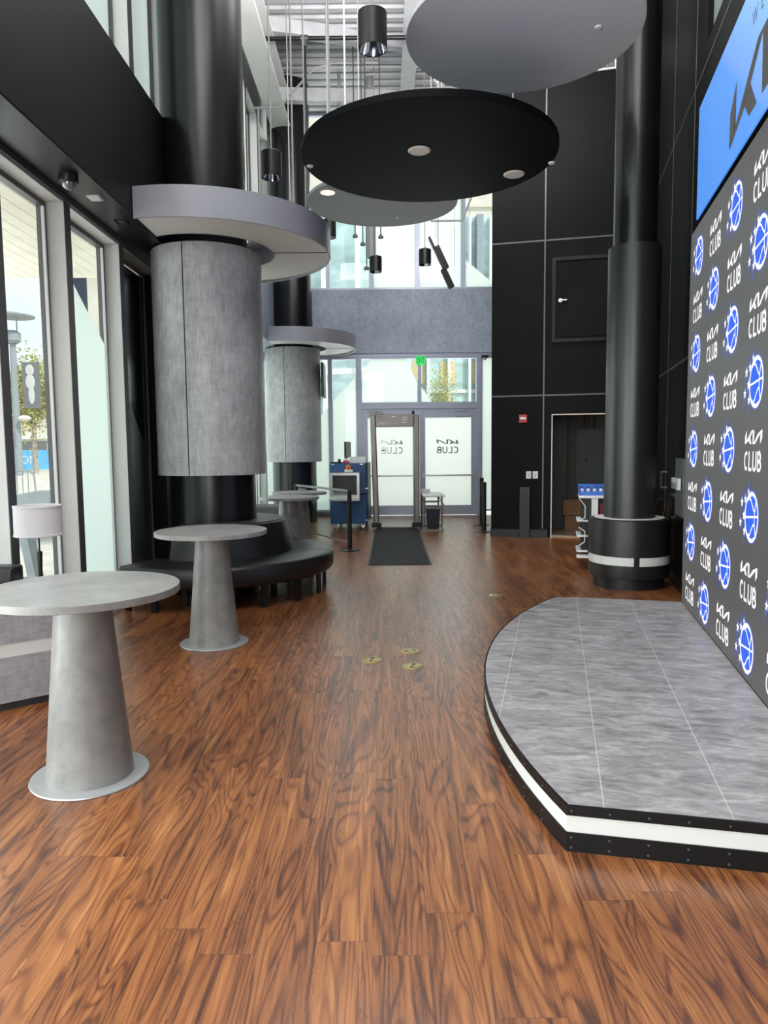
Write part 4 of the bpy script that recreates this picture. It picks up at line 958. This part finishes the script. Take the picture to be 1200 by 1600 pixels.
# black double track lamp before the far windows
tk = thing('track_lamp', (0, 0, 0), label='long black two-piece track lamp hanging at a slant before the far upper windows', cat='lamp')
A_, B_ = Vector((0.90, 13.0, 5.22)), Vector((1.26, 13.0, 4.46)); dv = (B_ - A_).normalized(); nv = Vector((-dv.z, 0, dv.x))
def slab(t0, t1, hw, off, nm):
    p, q = A_ + dv * t0 + nv * off, A_ + dv * t1 + nv * off; b = MB(); vs = []
    for c in (p, q):
        for s1, s2 in ((-1, -1), (1, -1), (1, 1), (-1, 1)): vs.append(c + nv * hw * s1 + Vector((0, 0.06, 0)) * s2)
    b.add(vs, [(0, 1, 2, 3), (4, 7, 6, 5), (0, 4, 5, 1), (1, 5, 6, 2), (2, 6, 7, 3), (3, 7, 4, 0)]); b.build(nm, 'blackm', tk, bevel=0.006)
slab(0.10, 0.52, 0.055, 0.02, 'lamp_body'); slab(0.50, 0.86, 0.05, -0.03, 'lamp_body'); slab(-0.10, 0.14, 0.018, -0.02, 'bracket')
MB().tube((1.0, 13.0, 4.95), (1.0, 13.0, 9.2), 0.006, 8).build('cable', 'seam', tk)
# triangular pipe bracket
tb = MB().path([(0.95, 14.2, 5.95), (1.55, 14.2, 5.95), (1.55, 14.2, 6.9)], 0.02, 8).path([(1.55, 14.2, 5.95), (1.95, 14.2, 6.9)], 0.02, 8)
tag(tb.build('pipe_bracket', 'outsteel'), 'thin triangular grey pipe bracket below the right rim of the black disc', 'bracket')

# soffit devices on the left
dm = thing('dome_camera', (-2.45, 5.82, 3.77), label='black dome security camera under the left beam', cat='security camera')
MB().lathe([(0, 0), (0.075, 0), (0.078, -0.06), (0.07, -0.075), (0, -0.075)], 40).build('housing', 'blackm', dm)
MB().sphere((0, 0, -0.073), 0.052, 32, 12, z1=0.0, z0=-1).build('dome', mat('smoked_dome', (0.25, 0.25, 0.27), 0.08, metal=0.6), dm)
sb = thing('smoke_sensor', (-2.44, 6.32, 3.77), label='small white box sensor on the left soffit beside the dome camera', cat='sensor')
MB().box(-0.055, -0.065, -0.028, 0.055, 0.065, 0.0).build('body', 'white', sb, bevel=0.012)
sq = thing('soffit_speaker', (-2.45, 6.98, 3.77), label='small black square fitting on the left soffit near the ring canopy', cat='speaker')
MB().box(-0.06, -0.07, -0.012, 0.06, 0.07, 0).build('frame', 'blackm', sq); MB().box(-0.04, -0.05, -0.016, 0.04, 0.05, -0.012).build('grille', 'text_dark', sq)
d2 = thing('dome_camera', (2.38, 16.93, 3.735), label='small dark dome camera under the grey band at the far right of the doors', cat='security camera')
MB().box(-0.08, -0.08, -0.06, 0.08, 0.03, 0).build('housing', 'blackm', d2); MB().sphere((0, -0.02, -0.06), 0.05, 20, 8, z1=0.0).build('dome', 'lensgrey', d2)
es = thing('exit_sign', (0.89, 16.99, 3.54), label='green lit EXIT sign under the grey band over the doors', cat='exit sign')
MB().box(-0.11, -0.03, 0, 0.11, 0.0, 0.20).build('housing', 'exitg', es, bevel=0.004)
vs, fs = text_faces('EXIT', 0.19, 0.48)
MB().add([(a, -0.033, 0.10 + b) for a, b in vs], fs).build('lettering', 'exitb', es)
nm_ = MB().box(-0.09, -0.02, 0, 0.09, 0.02, 0.42)

# wall mounted dark screen by the far column
sc3 = thing('wall_screen', (-1.26, 15.75, 2.72), label='dark slim display mounted on the right side of the farther column', cat='screen')
MB().box(-0.06, -0.3, 0, 0.0, 0.3, 0.72).build('display', 'text_dark', sc3, bevel=0.01); MB().box(-0.085, -0.06, 0.3, -0.06, 0.06, 0.4).build('bracket', 'blackm', sc3)

# ------------------------------------------------------------------ entrance floor objects
mt = MB(); poly = [(-.21, 9.76), (.635, 9.76), (.66, 14.22), (-.165, 14.22)]
mt.prism(poly, 0.002, 0.010)
mo = thing('floor_mat', (0, 0, 0), label='long black entrance mat on the wood floor before the metal detector', cat='mat')
mt.build('carpet', 'mat_', mo)
MB().prism([(-.235, 9.73), (.66, 9.73), (.685, 14.22), (-.19, 14.22)], 0.001, 0.006).build('rubber_edge', 'blackm', mo)
th_ = MB().box(-0.38, 0, 0.0, 0.38, 0.75, 0.03); tag(th_.build('threshold_ramp', 'bronze', loc=(0.24, 14.30, 0.0), bevel=0.01), 'pale metal ramp plate between the detector posts', 'ramp')
md = thing('metal_detector', (0.235, 14.45, 0), label='walk-through metal detector gate in front of the left entrance door', cat='metal detector')
def lean_post(x, lean, nm):
    b = MB(); w_, d_ = 0.055, 0.28
    vs = [(x - w_, -d_, 0.10), (x + w_, -d_, 0.10), (x + w_, d_, 0.10), (x - w_, d_, 0.10), (x - w_ + lean, -d_, 2.26), (x + w_ + lean, -d_, 2.26), (x + w_ + lean, d_, 2.26), (x - w_ + lean, d_, 2.26)]
    b.add(vs, [(0, 1, 2, 3), (4, 7, 6, 5), (0, 4, 5, 1), (1, 5, 6, 2), (2, 6, 7, 3), (3, 7, 4, 0)]); b.build(nm, 'bronze', md, bevel=0.02)
lean_post(-0.385, -0.055, 'side_panel'); lean_post(0.42, 0.0, 'side_panel')
MB().box(-0.375, -0.26, 2.03, 0.36, 0.26, 2.27).build('header', 'bronze', md, bevel=0.008)
for x in (-0.385, 0.42):
    ftp = MB().box(x - 0.10, -0.36, 0.04, x + 0.10, -0.22, 0.13).build('foot', 'blackm', md, bevel=0.015)
    for s_ in (-0.07, 0.07): MB().tube((x + s_, -0.33, 0.035), (x + s_ + .02, -0.33, 0.035), 0.034, 16).build('caster', 'blackm', ftp)
for tx, sz, px, pz, mm, nmz in (('27', 0.10, -0.29, 2.20, 'text_dark', 'gate_number'), ('GARRETT', 0.065, -0.22, 2.085, 'text_light', 'maker_lettering')):
    vs, fs = text_faces(tx, sz); MB().add([(px + a, -0.2625, pz + b) for a, b in vs], fs).build(nmz, mm, md)
MB().box(0.12, -0.266, 2.10, 0.24, -0.26, 2.12).box(0.12, -0.266, 2.15, 0.24, -0.26, 2.17).box(0.15, -0.266, 2.20, 0.24, -0.26, 2.215).box(-0.06, -0.266, 2.215, 0.0, -0.26, 2.235).build('indicator_panel', 'text_light', md)
mc = thing('small_camera', (0.60, 14.36, 2.272), label='tiny black device on top of the metal detector header', cat='camera')
MB().box(-0.03, -0.03, 0, 0.03, 0.03, 0.03).sphere((0, -0.01, 0.05), 0.028, 16, 8).build('body', 'blackm', mc)

xr = thing('baggage_scanner', (-0.70, 13.95, 0), R(-3), 'navy blue wheeled baggage scanner cabinet left of the metal detector', 'baggage scanner')
MB().box(-0.36, 0, 0.72, 0.36, 1.3, 1.32).build('upper_cabinet', 'navy', xr, bevel=0.012)
MB().box(-0.36, 0.05, 0.13, 0.36, 1.3, 0.715).build('lower_cabinet', 'navy', xr, bevel=0.012)
f = MB(); rect_frame(f, -0.33, 0.66, 0.24, 1.14, 0.05, -0.16, 0.0); f.build('tunnel_frame', 'steel', xr)
cur = MB()
for i in range(7): cur.box(-0.275 + i * 0.068, -0.10, 0.70, -0.211 + i * 0.068, -0.09, 1.09)
tun = MB().box(-0.28, -0.08, 0.70, 0.19, -0.01, 1.10).build('tunnel', 'text_dark', xr); cur.build('lead_curtain', 'text_dark', tun)
MB().box(-0.34, -0.30, 0.60, 0.26, 0.0, 0.66).build('roller_shelf', 'steel', xr, bevel=0.012)
MB().box(-0.06, -0.02, 1.15, 0.10, 0.0, 1.20).build('label_plate', 'white', xr)
ebr = MB().tube((0.02, 0.0, 1.24), (0.02, -0.04, 1.24), 0.05, 24).build('emergency_button', 'orange', xr); MB().tube((0.02, -0.04, 1.24), (0.02, -0.06, 1.24), 0.025, 16).build('button_cap', 'red', ebr)
for a, z in ((-0.32, 1.29), (0.24, 1.29), (0.34, 0.82), (0.34, 0.2)): MB().box(a, -0.012, z, a + 0.06, 0.0, z + 0.02).build('latch', 'steel', xr)
for a in (-0.28, 0.28):
    for b_ in (0.14, 1.15):
        MB().tube((a - 0.02, b_, 0.06), (a + 0.02, b_, 0.06), 0.06, 20).box(a - 0.035, b_ - 0.03, 0.06, a + 0.035, b_ + 0.03, 0.13).build('caster', 'steel', xr)
mo_ = thing('monitor', (-0.72, 14.50, 1.322), R(80), 'black computer monitor seen side-on on top of the blue scanner', 'monitor')
MB().box(-0.24, -0.015, 0.10, 0.24, 0.02, 0.42).build('screen', 'blackm', mo_, bevel=0.012); MB().box(-0.03, 0.02, 0.0, 0.03, 0.05, 0.25).build('stand', 'blackm', mo_); MB().box(-0.1, -0.05, 0, 0.1, 0.10, 0.012).build('base', 'blackm', mo_)
wt = thing('white_tray', (-0.50, 14.15, 1.322), 0, 'white plastic tray on top of the blue scanner at right', 'tray')
MB().prism([(-0.16, -0.1), (0.14, -0.1), (0.14, 0.2), (-0.16, 0.2)], 0, 0.008).build('bottom', 'white', wt)
f = MB()
for x0, y0, x1, y1 in ((-.17, -.11, .15, -.10), (-.17, .2, .15, .21), (-.17, -.10, -.16, .2), (.14, -.10, .15, .2)): f.box(x0, y0, 0, x1, y1, 0.12)
f.build('sides', 'white', wt)
rd = thing('red_box', (-0.73, 14.05, 1.322), 0, 'small dark red and white box on the blue scanner', 'box')
MB().box(-0.06, -0.05, 0, 0.05, 0.05, 0.05).build('carton', 'red', rd, bevel=.004); MB().box(-0.05, -0.04, 0.05, 0.03, 0.04, 0.09).build('top_pack', 'white', rd, bevel=.004)
kb = thing('keyboard', (-0.93, 14.1, 1.322), R(10), 'dark control keyboard lying on the left of the blue scanner', 'keyboard')
MB().box(-0.11, -0.06, 0, 0.11, 0.06, 0.025).build('keypad', 'blackm', kb, bevel=.005)
MB().box(0.04, 0.0, 0.02, 0.09, 0.05, 0.08).build('joystick', 'blackm', kb, bevel=.005)

ft = thing('folding_table', (0.925, 13.95, 0), R(0), 'small white topped folding table between the detector and the right door', 'table')
MB().box(-0.17, -0.25, 0.66, 0.25, 0.75, 0.70).box(-0.17, 0.60, 0.66, 0.02, 0.85, 0.76).build('table_top', 'white', ft, bevel=0.012)
for x in (-0.15, 0.19):
    for y in (-0.2, 0.68): MB().tube((x, y, 0.02), (x, y, 0.66), 0.018, 12).build('leg', 'bronze', ft)
MB().box(-0.2, -0.215, 0.0, 0.24, -0.18, 0.03).box(-0.2, 0.66, 0.0, 0.24, 0.70, 0.03).build('foot_rail', 'bronze', ft)
MB().tube((-0.15, -0.2, 0.58), (0.19, -0.2, 0.58), 0.012).build('cross_bar', 'bronze', ft); MB().tube((-0.15, .68, 0.5), (0.19, .68, 0.5), 0.012).build('cross_bar', 'bronze', ft)
MB().tube((-0.2, -0.2, 0.5), (-0.12, 0.3, 0.65), 0.008).tube((0.24, -0.2, 0.5), (0.16, 0.3, 0.65), 0.008).build('brace', 'bronze', ft)
bi = thing('waste_bin', (0.985, 14.38, 0), 0, 'dark rectangular waste bin with a clear bag, under the small white table', 'bin')
b = MB(); vs = []
for z, k in ((0, 0.82), (0.42, 1.0)):
    for a, c_ in ((-.14, -.16), (.14, -.16), (.14, .16), (-.14, .16)): vs.append((a * k, c_ * k, z))
b.add(vs, [(0, 1, 2, 3), (0, 4, 5, 1), (1, 5, 6, 2), (2, 6, 7, 3), (3, 7, 4, 0)]); b.build('bucket', mat('dark_navy_plastic', (0.012, 0.014, 0.025), 0.4), bi)
f = MB()
for x0, y0, x1, y1 in ((-.15, -.17, .15, -.15), (-.15, .15, .15, .17), (-.15, -.15, -.13, .15), (.13, -.15, .15, .15)): f.box(x0, y0, 0.39, x1, y1, 0.44)
f.build('bag_rim', mat('grey_bag_rim', (0.25, 0.25, 0.27), 0.3), bi)

# stanchions
def stanchion(x, y, h, lb, r=0.036, m='blackm', rb=0.17):
    s = thing('stanchion', (x, y, 0), 0, lb, 'stanchion', 'black barrier posts')
    MB().tube((0, 0, 0.01), (0, 0, h), r, 24).build('post', m, s)
    MB().lathe([(0, 0), (rb, 0), (rb, 0.01), (rb * 0.6, 0.022), (r, 0.026)], 48).build('base', m, s)
    return s
stanchion(-0.545, 11.25, 0.96, 'black barrier post with a round base, right end of the clear panel barrier')
stanchion(-1.63, 13.3, 0.96, 'black barrier post at the far end of the clear panel, beside the column')
pn_ = thing('barrier_panel', (-0.545, 11.25, 0), 0, 'clear acrylic barrier panel with metal top rail between two black posts', 'barrier panel')
q = Vector((-1.63 + 0.545, 13.3 - 11.25, 0)); u_ = q.normalized(); L_ = q.length; ra = math.atan2(u_.y, u_.x)
mtx = Matrix.Rotation(ra, 4, 'Z')
MB().box(0.04, -0.02, 0.92, L_ - 0.04, 0.02, 0.955, mtx=mtx).build('top_rail', 'alumd', pn_)
MB().box(0.04, -0.015, 0.11, L_ - 0.04, 0.015, 0.135, mtx=mtx).build('bottom_rail', 'steel', pn_)
MB().box(0.06, -0.004, 0.135, L_ - 0.06, 0.004, 0.90, mtx=mtx).build('acrylic_sheet', 'acrylic', pn_)
MB().box(0.03, -0.01, 0.13, 0.055, 0.01, 0.92, mtx=mtx).build('edge_post', 'alumd', pn_)
stanchion(1.90, 13.55, 0.95, 'nearer dark retractable barrier post beside the black wall', 0.045, 'blackm', 0.18)
stanchion(2.02, 14.75, 0.98, 'farther dark barrier post beside the black wall at the doors', 0.042, 'blackm', 0.17)
# brass floor outlets
for i, (x, y, a) in enumerate(((-0.103, 5.31, 80), (0.197, 5.54, 10), (0.201, 5.15, 75), (1.209, 7.667, 20))):
    o = thing('floor_outlet', (x, y, 0.0005), R(a), ('round brass floor outlet left of the group of three', 'round brass floor outlet farthest of the group of three', 'round brass floor outlet nearest the camera of the group of three', 'single round brass floor outlet near the far end of the stage')[i], 'floor outlet', 'brass floor outlets')
    MB().lathe([(0, 0.006), (0.070, 0.006), (0.078, 0.002), (0.079, 0)], 48).build('plate', 'brass', o)
    MB().box(-0.045, -0.012, 0.006, -0.018, 0.012, 0.0075).build('socket_slot', 'text_dark', o); MB().box(0.018, -0.012, 0.006, 0.045, 0.012, 0.0075).build('socket_slot', 'text_dark', o)

# planter-like benches behind the far tables
fb = thing('grey_ottoman', (-2.1, 12.6, 0), 0, 'small grey upholstered block seat behind the far pedestal tables', 'ottoman')
MB().box(-0.3, -0.25, 0.08, 0.55, 0.3, 0.62).build('seat_block', mat('grey_fabric', (0.10, 0.10, 0.105), 0.8, scale=60, var=0.2), fb, bevel=0.03)
MB().box(-0.25, -0.2, 0, 0.5, 0.25, 0.08).build('plinth', 'text_dark', fb)

# ------------------------------------------------------------------ outside
gr = MB().box(-90, -30, -0.16, -2.93, 90, -0.02).box(-2.93, 17.3, -0.16, 60, 90, -0.02)
tag(gr.build('pavement', 'paver'), kind='structure')
cp = MB()
x = -3.0
while x > -5.9: cp.box(x - 0.182, -8, 4.25, x, 11.25, 4.29); x -= 0.19
cp.box(-5.95, -8, 4.29, -2.95, 11.3, 4.4)
cpo = thing('entrance_canopy', (0, 0, 0), label='cream plank canopy ceiling outside above the left windows', cat='canopy')
cp.build('planks', 'soffit', cpo); MB().box(-5.98, -8, 4.22, -5.93, 11.3, 4.5).build('edge_trim', 'tealf', cpo)
# building wing beyond the second window
bw = thing('neighbour_wing', (-5.27, 13.2, 0), label='dark blue glass wing of a building outside with a cream pilaster', cat='building')
MB().box(-0.83, 0, 0, 0, 1.5, 8).build('glass_wall', 'navyglass', bw)
MB().box(0, -0.1, 0, 0.7, 1.5, 8).build('pilaster', 'soffit', bw)
MB().box(-0.83, -0.15, 5.2, 0.7, 1.5, 6.1).build('fascia', 'stone', bw)
# street lamp
sl = thing('street_lamp', (-25.4, 50, 0), label='tall pale street lamp with a round disc top and grey banner, outside the left window', cat='street lamp')
MB().tube((0, 0, 0), (0, 0, 9.0), 0.26, 16, r1=0.20).build('pole', 'outsteel', sl)
MB().lathe([(0.3, 9.0), (0.55, 9.2), (0.55, 9.7), (0.3, 9.9), (0, 9.9)], 20).tube((-.35, 0, 9.8), (-.35, 0, 10.9), 0.04).tube((.35, 0, 9.8), (.35, 0, 10.9), 0.04).build('lantern', 'outsteel', sl)
MB().lathe([(0, 11.2), (1.5, 10.9), (1.5, 10.82), (0, 10.85)], 32).build('disc_top', 'outsteel', sl)
MB().box(0.55, -0.05, 4.6, 1.75, 0.05, 7.75).build('banner', 'banner', sl)
b = MB()
for pt in (((1.1, -0.07, 7.2), 0.30, (1, 0.1, 1.3)), ((1.1, -0.07, 6.4), 0.33, (1, 0.1, 1.6)), ((1.15, -0.07, 5.5), 0.22, (1, 0.1, 2.8))): b.sphere(pt[0], pt[1], 16, 8, sc=pt[2])
b.build('banner_figure', 'bannerw', sl)
MB().box(-0.95, -0.4, 1.9, -0.25, -0.35, 3.3).build('sign', 'red', sl)
MB().sphere((-0.45, -0.3, 4.1), 0.3, 14, 8, sc=(1.2, 1, .8)).sphere((0.7, -0.3, 3.9), 0.3, 14, 8, sc=(1.5, 1, .7)).build('globe', 'stone', sl)
# trees
def tree(x, y, h, cr, lb, n=900, seed=1, zc=None):
    rnd = random.Random(seed)
    t = thing('tree', (x, y, 0), label=lb, cat='tree', group='trees outside')
    b = MB(); b.tube((0, 0, 0), (0, 0, h * .42), 0.22, 10, r1=0.15)
    for i in range(5):
        a = i * 1.3; b.tube((0, 0, h * .38), (cr * .6 * math.cos(a), cr * .6 * math.sin(a), h * .72), 0.09, 6, r1=0.03)
    b.build('trunk', 'bark', t)
    f = MB()
    for i in range(n):
        a, bb_, c_ = rnd.gauss(0, .42), rnd.gauss(0, .42), rnd.gauss(0, .4)
        p = Vector((a * cr, bb_ * cr, h * .70 + c_ * h * .33)); s = rnd.uniform(.06, .13) * cr / 2
        d1 = Vector((rnd.uniform(-1, 1), rnd.uniform(-1, 1), rnd.uniform(-1, 1))).normalized() * s; d2 = d1.orthogonal().normalized() * s * .6
        f.add([p - d1, p + d2, p + d1, p - d2], [(0, 1, 2, 3)])
    f.build('foliage', 'foliage', t, ang=180)
tree(-26.2, 54, 8.6, 2.3, 'green-yellow street tree outside the left window behind the lamp post', 6000, 3)
tree(-36.0, 66, 8.5, 3.4, 'second pale street tree farther off to the left of the lamp outside', 3000, 5)
tree(2.95, 36, 5.7, 0.9, 'small green tree outside above the right entrance door', 3000, 8)
tree(1.3, 38, 5.2, 0.7, 'low bushy tree outside above the right entrance door', 2500, 9)
fe = thing('banner_fence', (-30.0, 61, 0), R(2), 'bright blue banner fence with white letters across the street', 'fence')
MB().box(-9, 0, 0.1, 12, 0.06, 1.75).build('banner_cloth', 'bluefence', fe); 
vs, fs = text_faces('LAS BOOM', 1.0, 0.9); MB().add([(-1.6 + a, -0.02, 0.9 + b) for a, b in vs], fs).build('lettering', 'text_light', fe)
for x in range(-9, 13, 3): MB().tube((x, 0.1, 0), (x, 0.1, 1.9), 0.04, 8).build('post', 'outsteel', fe)
fbd = thing('street_building', (-36, 78, 0), label='low cream building with dark shopfronts across the street', cat='building')
MB().box(-16, 0, 0, 30, 8, 6.2).build('wall', 'stone', fbd); MB().box(-16, -0.3, 3.0, 30, 0, 3.4).build('cornice', 'tealf', fbd)
for i in range(8): MB().box(-14 + i * 5, -0.1, 0.2, -10.5 + i * 5, 0.0, 2.7).build('shopfront', 'banner', fbd)
for i in range(8): MB().box(-13 + i * 5, -0.1, 4.0, -11.5 + i * 5, 0.0, 5.4).build('window', 'tan', fbd)
ba = thing('crowd_barrier', (-10.5, 20.2, 0), R(5), 'pale steel crowd barrier standing on the pavement outside the left window', 'barrier')
MB().path([(-1.6, 0, 0.1), (-1.6, 0, 1.0), (-1.55, 0, 1.08), (0.5, 0, 1.08), (0.62, 0, 0.95), (0.66, 0, 0.1), (-1.6, 0, 0.1)], 0.025, 8).build('frame', 'outsteel', ba)
for i in range(14): MB().tube((-1.5 + i * 0.15, 0, 0.1), (-1.5 + i * 0.15, 0, 1.06), 0.014, 6).build('bar', 'outsteel', ba)
sr_ = thing('outdoor_bench', (-4.42, 8.9, -0.02), R(-4), 'grey slanted steel frame seat standing outside just beyond the left window', 'bench')
s8 = 8.9 / 1118.0
po = [(-0.02, 0.0), (-0.165, 0.93), (-0.11, 1.10), (0.14, 1.14), (0.55, 1.14), (0.66, 0.93), (0.78, 0.0), (0.62, 0.0), (0.50, 0.90), (0.40, 0.99), (0.02, 0.96), (-0.05, 0.90), (0.10, 0.0)]
b = MB(); n = len(po)
vs = [(a, -0.09, z) for a, z in po] + [(a, 0.09, z) for a, z in po]; b.add(vs, [tuple(range(n)), tuple(range(n, 2 * n))[::-1]] + [(i, (i + 1) % n, n + (i + 1) % n, n + i) for i in range(n)])
b.build('frame', 'outsteel', sr_, bevel=0.01)
# facades beyond the doors
fc = thing('glass_facade', (6.6, 40, 0), R(6), 'pale teal glass building with white mullions across the street, seen over the doors', 'building')
MB().box(-5.5, 0, 0, 10, 3, 14).build('glass_wall', 'teal', fc)
for i in range(14):
    MB().box(-5.4 + i * 1.15, -0.25, 0, -5.25 + i * 1.15, 0, 14).build('mullion', 'tealf', fc)
for z in (4.6, 7.6, 10.6): MB().box(-5.5, -0.1, z, 10, 0, z + 0.18).build('floor_slab', 'tealf', fc)
for i in range(8): MB().box(-5.2 + i * 1.73, -0.05, 5.1, -4.35 + i * 1.73, 0, 6.3).build('warm_window', 'tan', fc)
for i in range(8): MB().box(-5.3 + i * 2.1, -0.06, 6.9, -4.6 + i * 2.1, 0, 7.05).build('ceiling_strip', 'tealf', fc)
MB().box(-1.55, -0.5, 0, -1.2, 0, 14).build('pillar', 'outsteel', fc)
f2 = thing('glass_facade', (-4.5, 34, 0), R(-18), 'white and teal glass building corner outside, seen left of the doors', 'building')
MB().box(-8, 0, 0, 5.2, 3, 12).build('glass_wall', 'teal', f2)
for i in range(9): MB().box(-8 + i * 1.65, -0.2, 0, -7.85 + i * 1.65, 0, 12).build('mullion', 'tealf', f2)
for z in (2.6, 5.0, 7.4): MB().box(-8, -0.1, z, 5.2, 0, z + 0.25).build('floor_slab', 'tealf', f2)
f3 = thing('stone_building', (3.0, 60, 0), label='cream stone building high behind the far upper windows', cat='building')
MB().box(-16, 0, 0, 24, 4, 30).build('wall', 'stone', f3)
for z in range(6, 30, 3):
    MB().box(-16, -0.15, z, 24, 0, z + 0.15).build('course_line', 'soffit', f3)
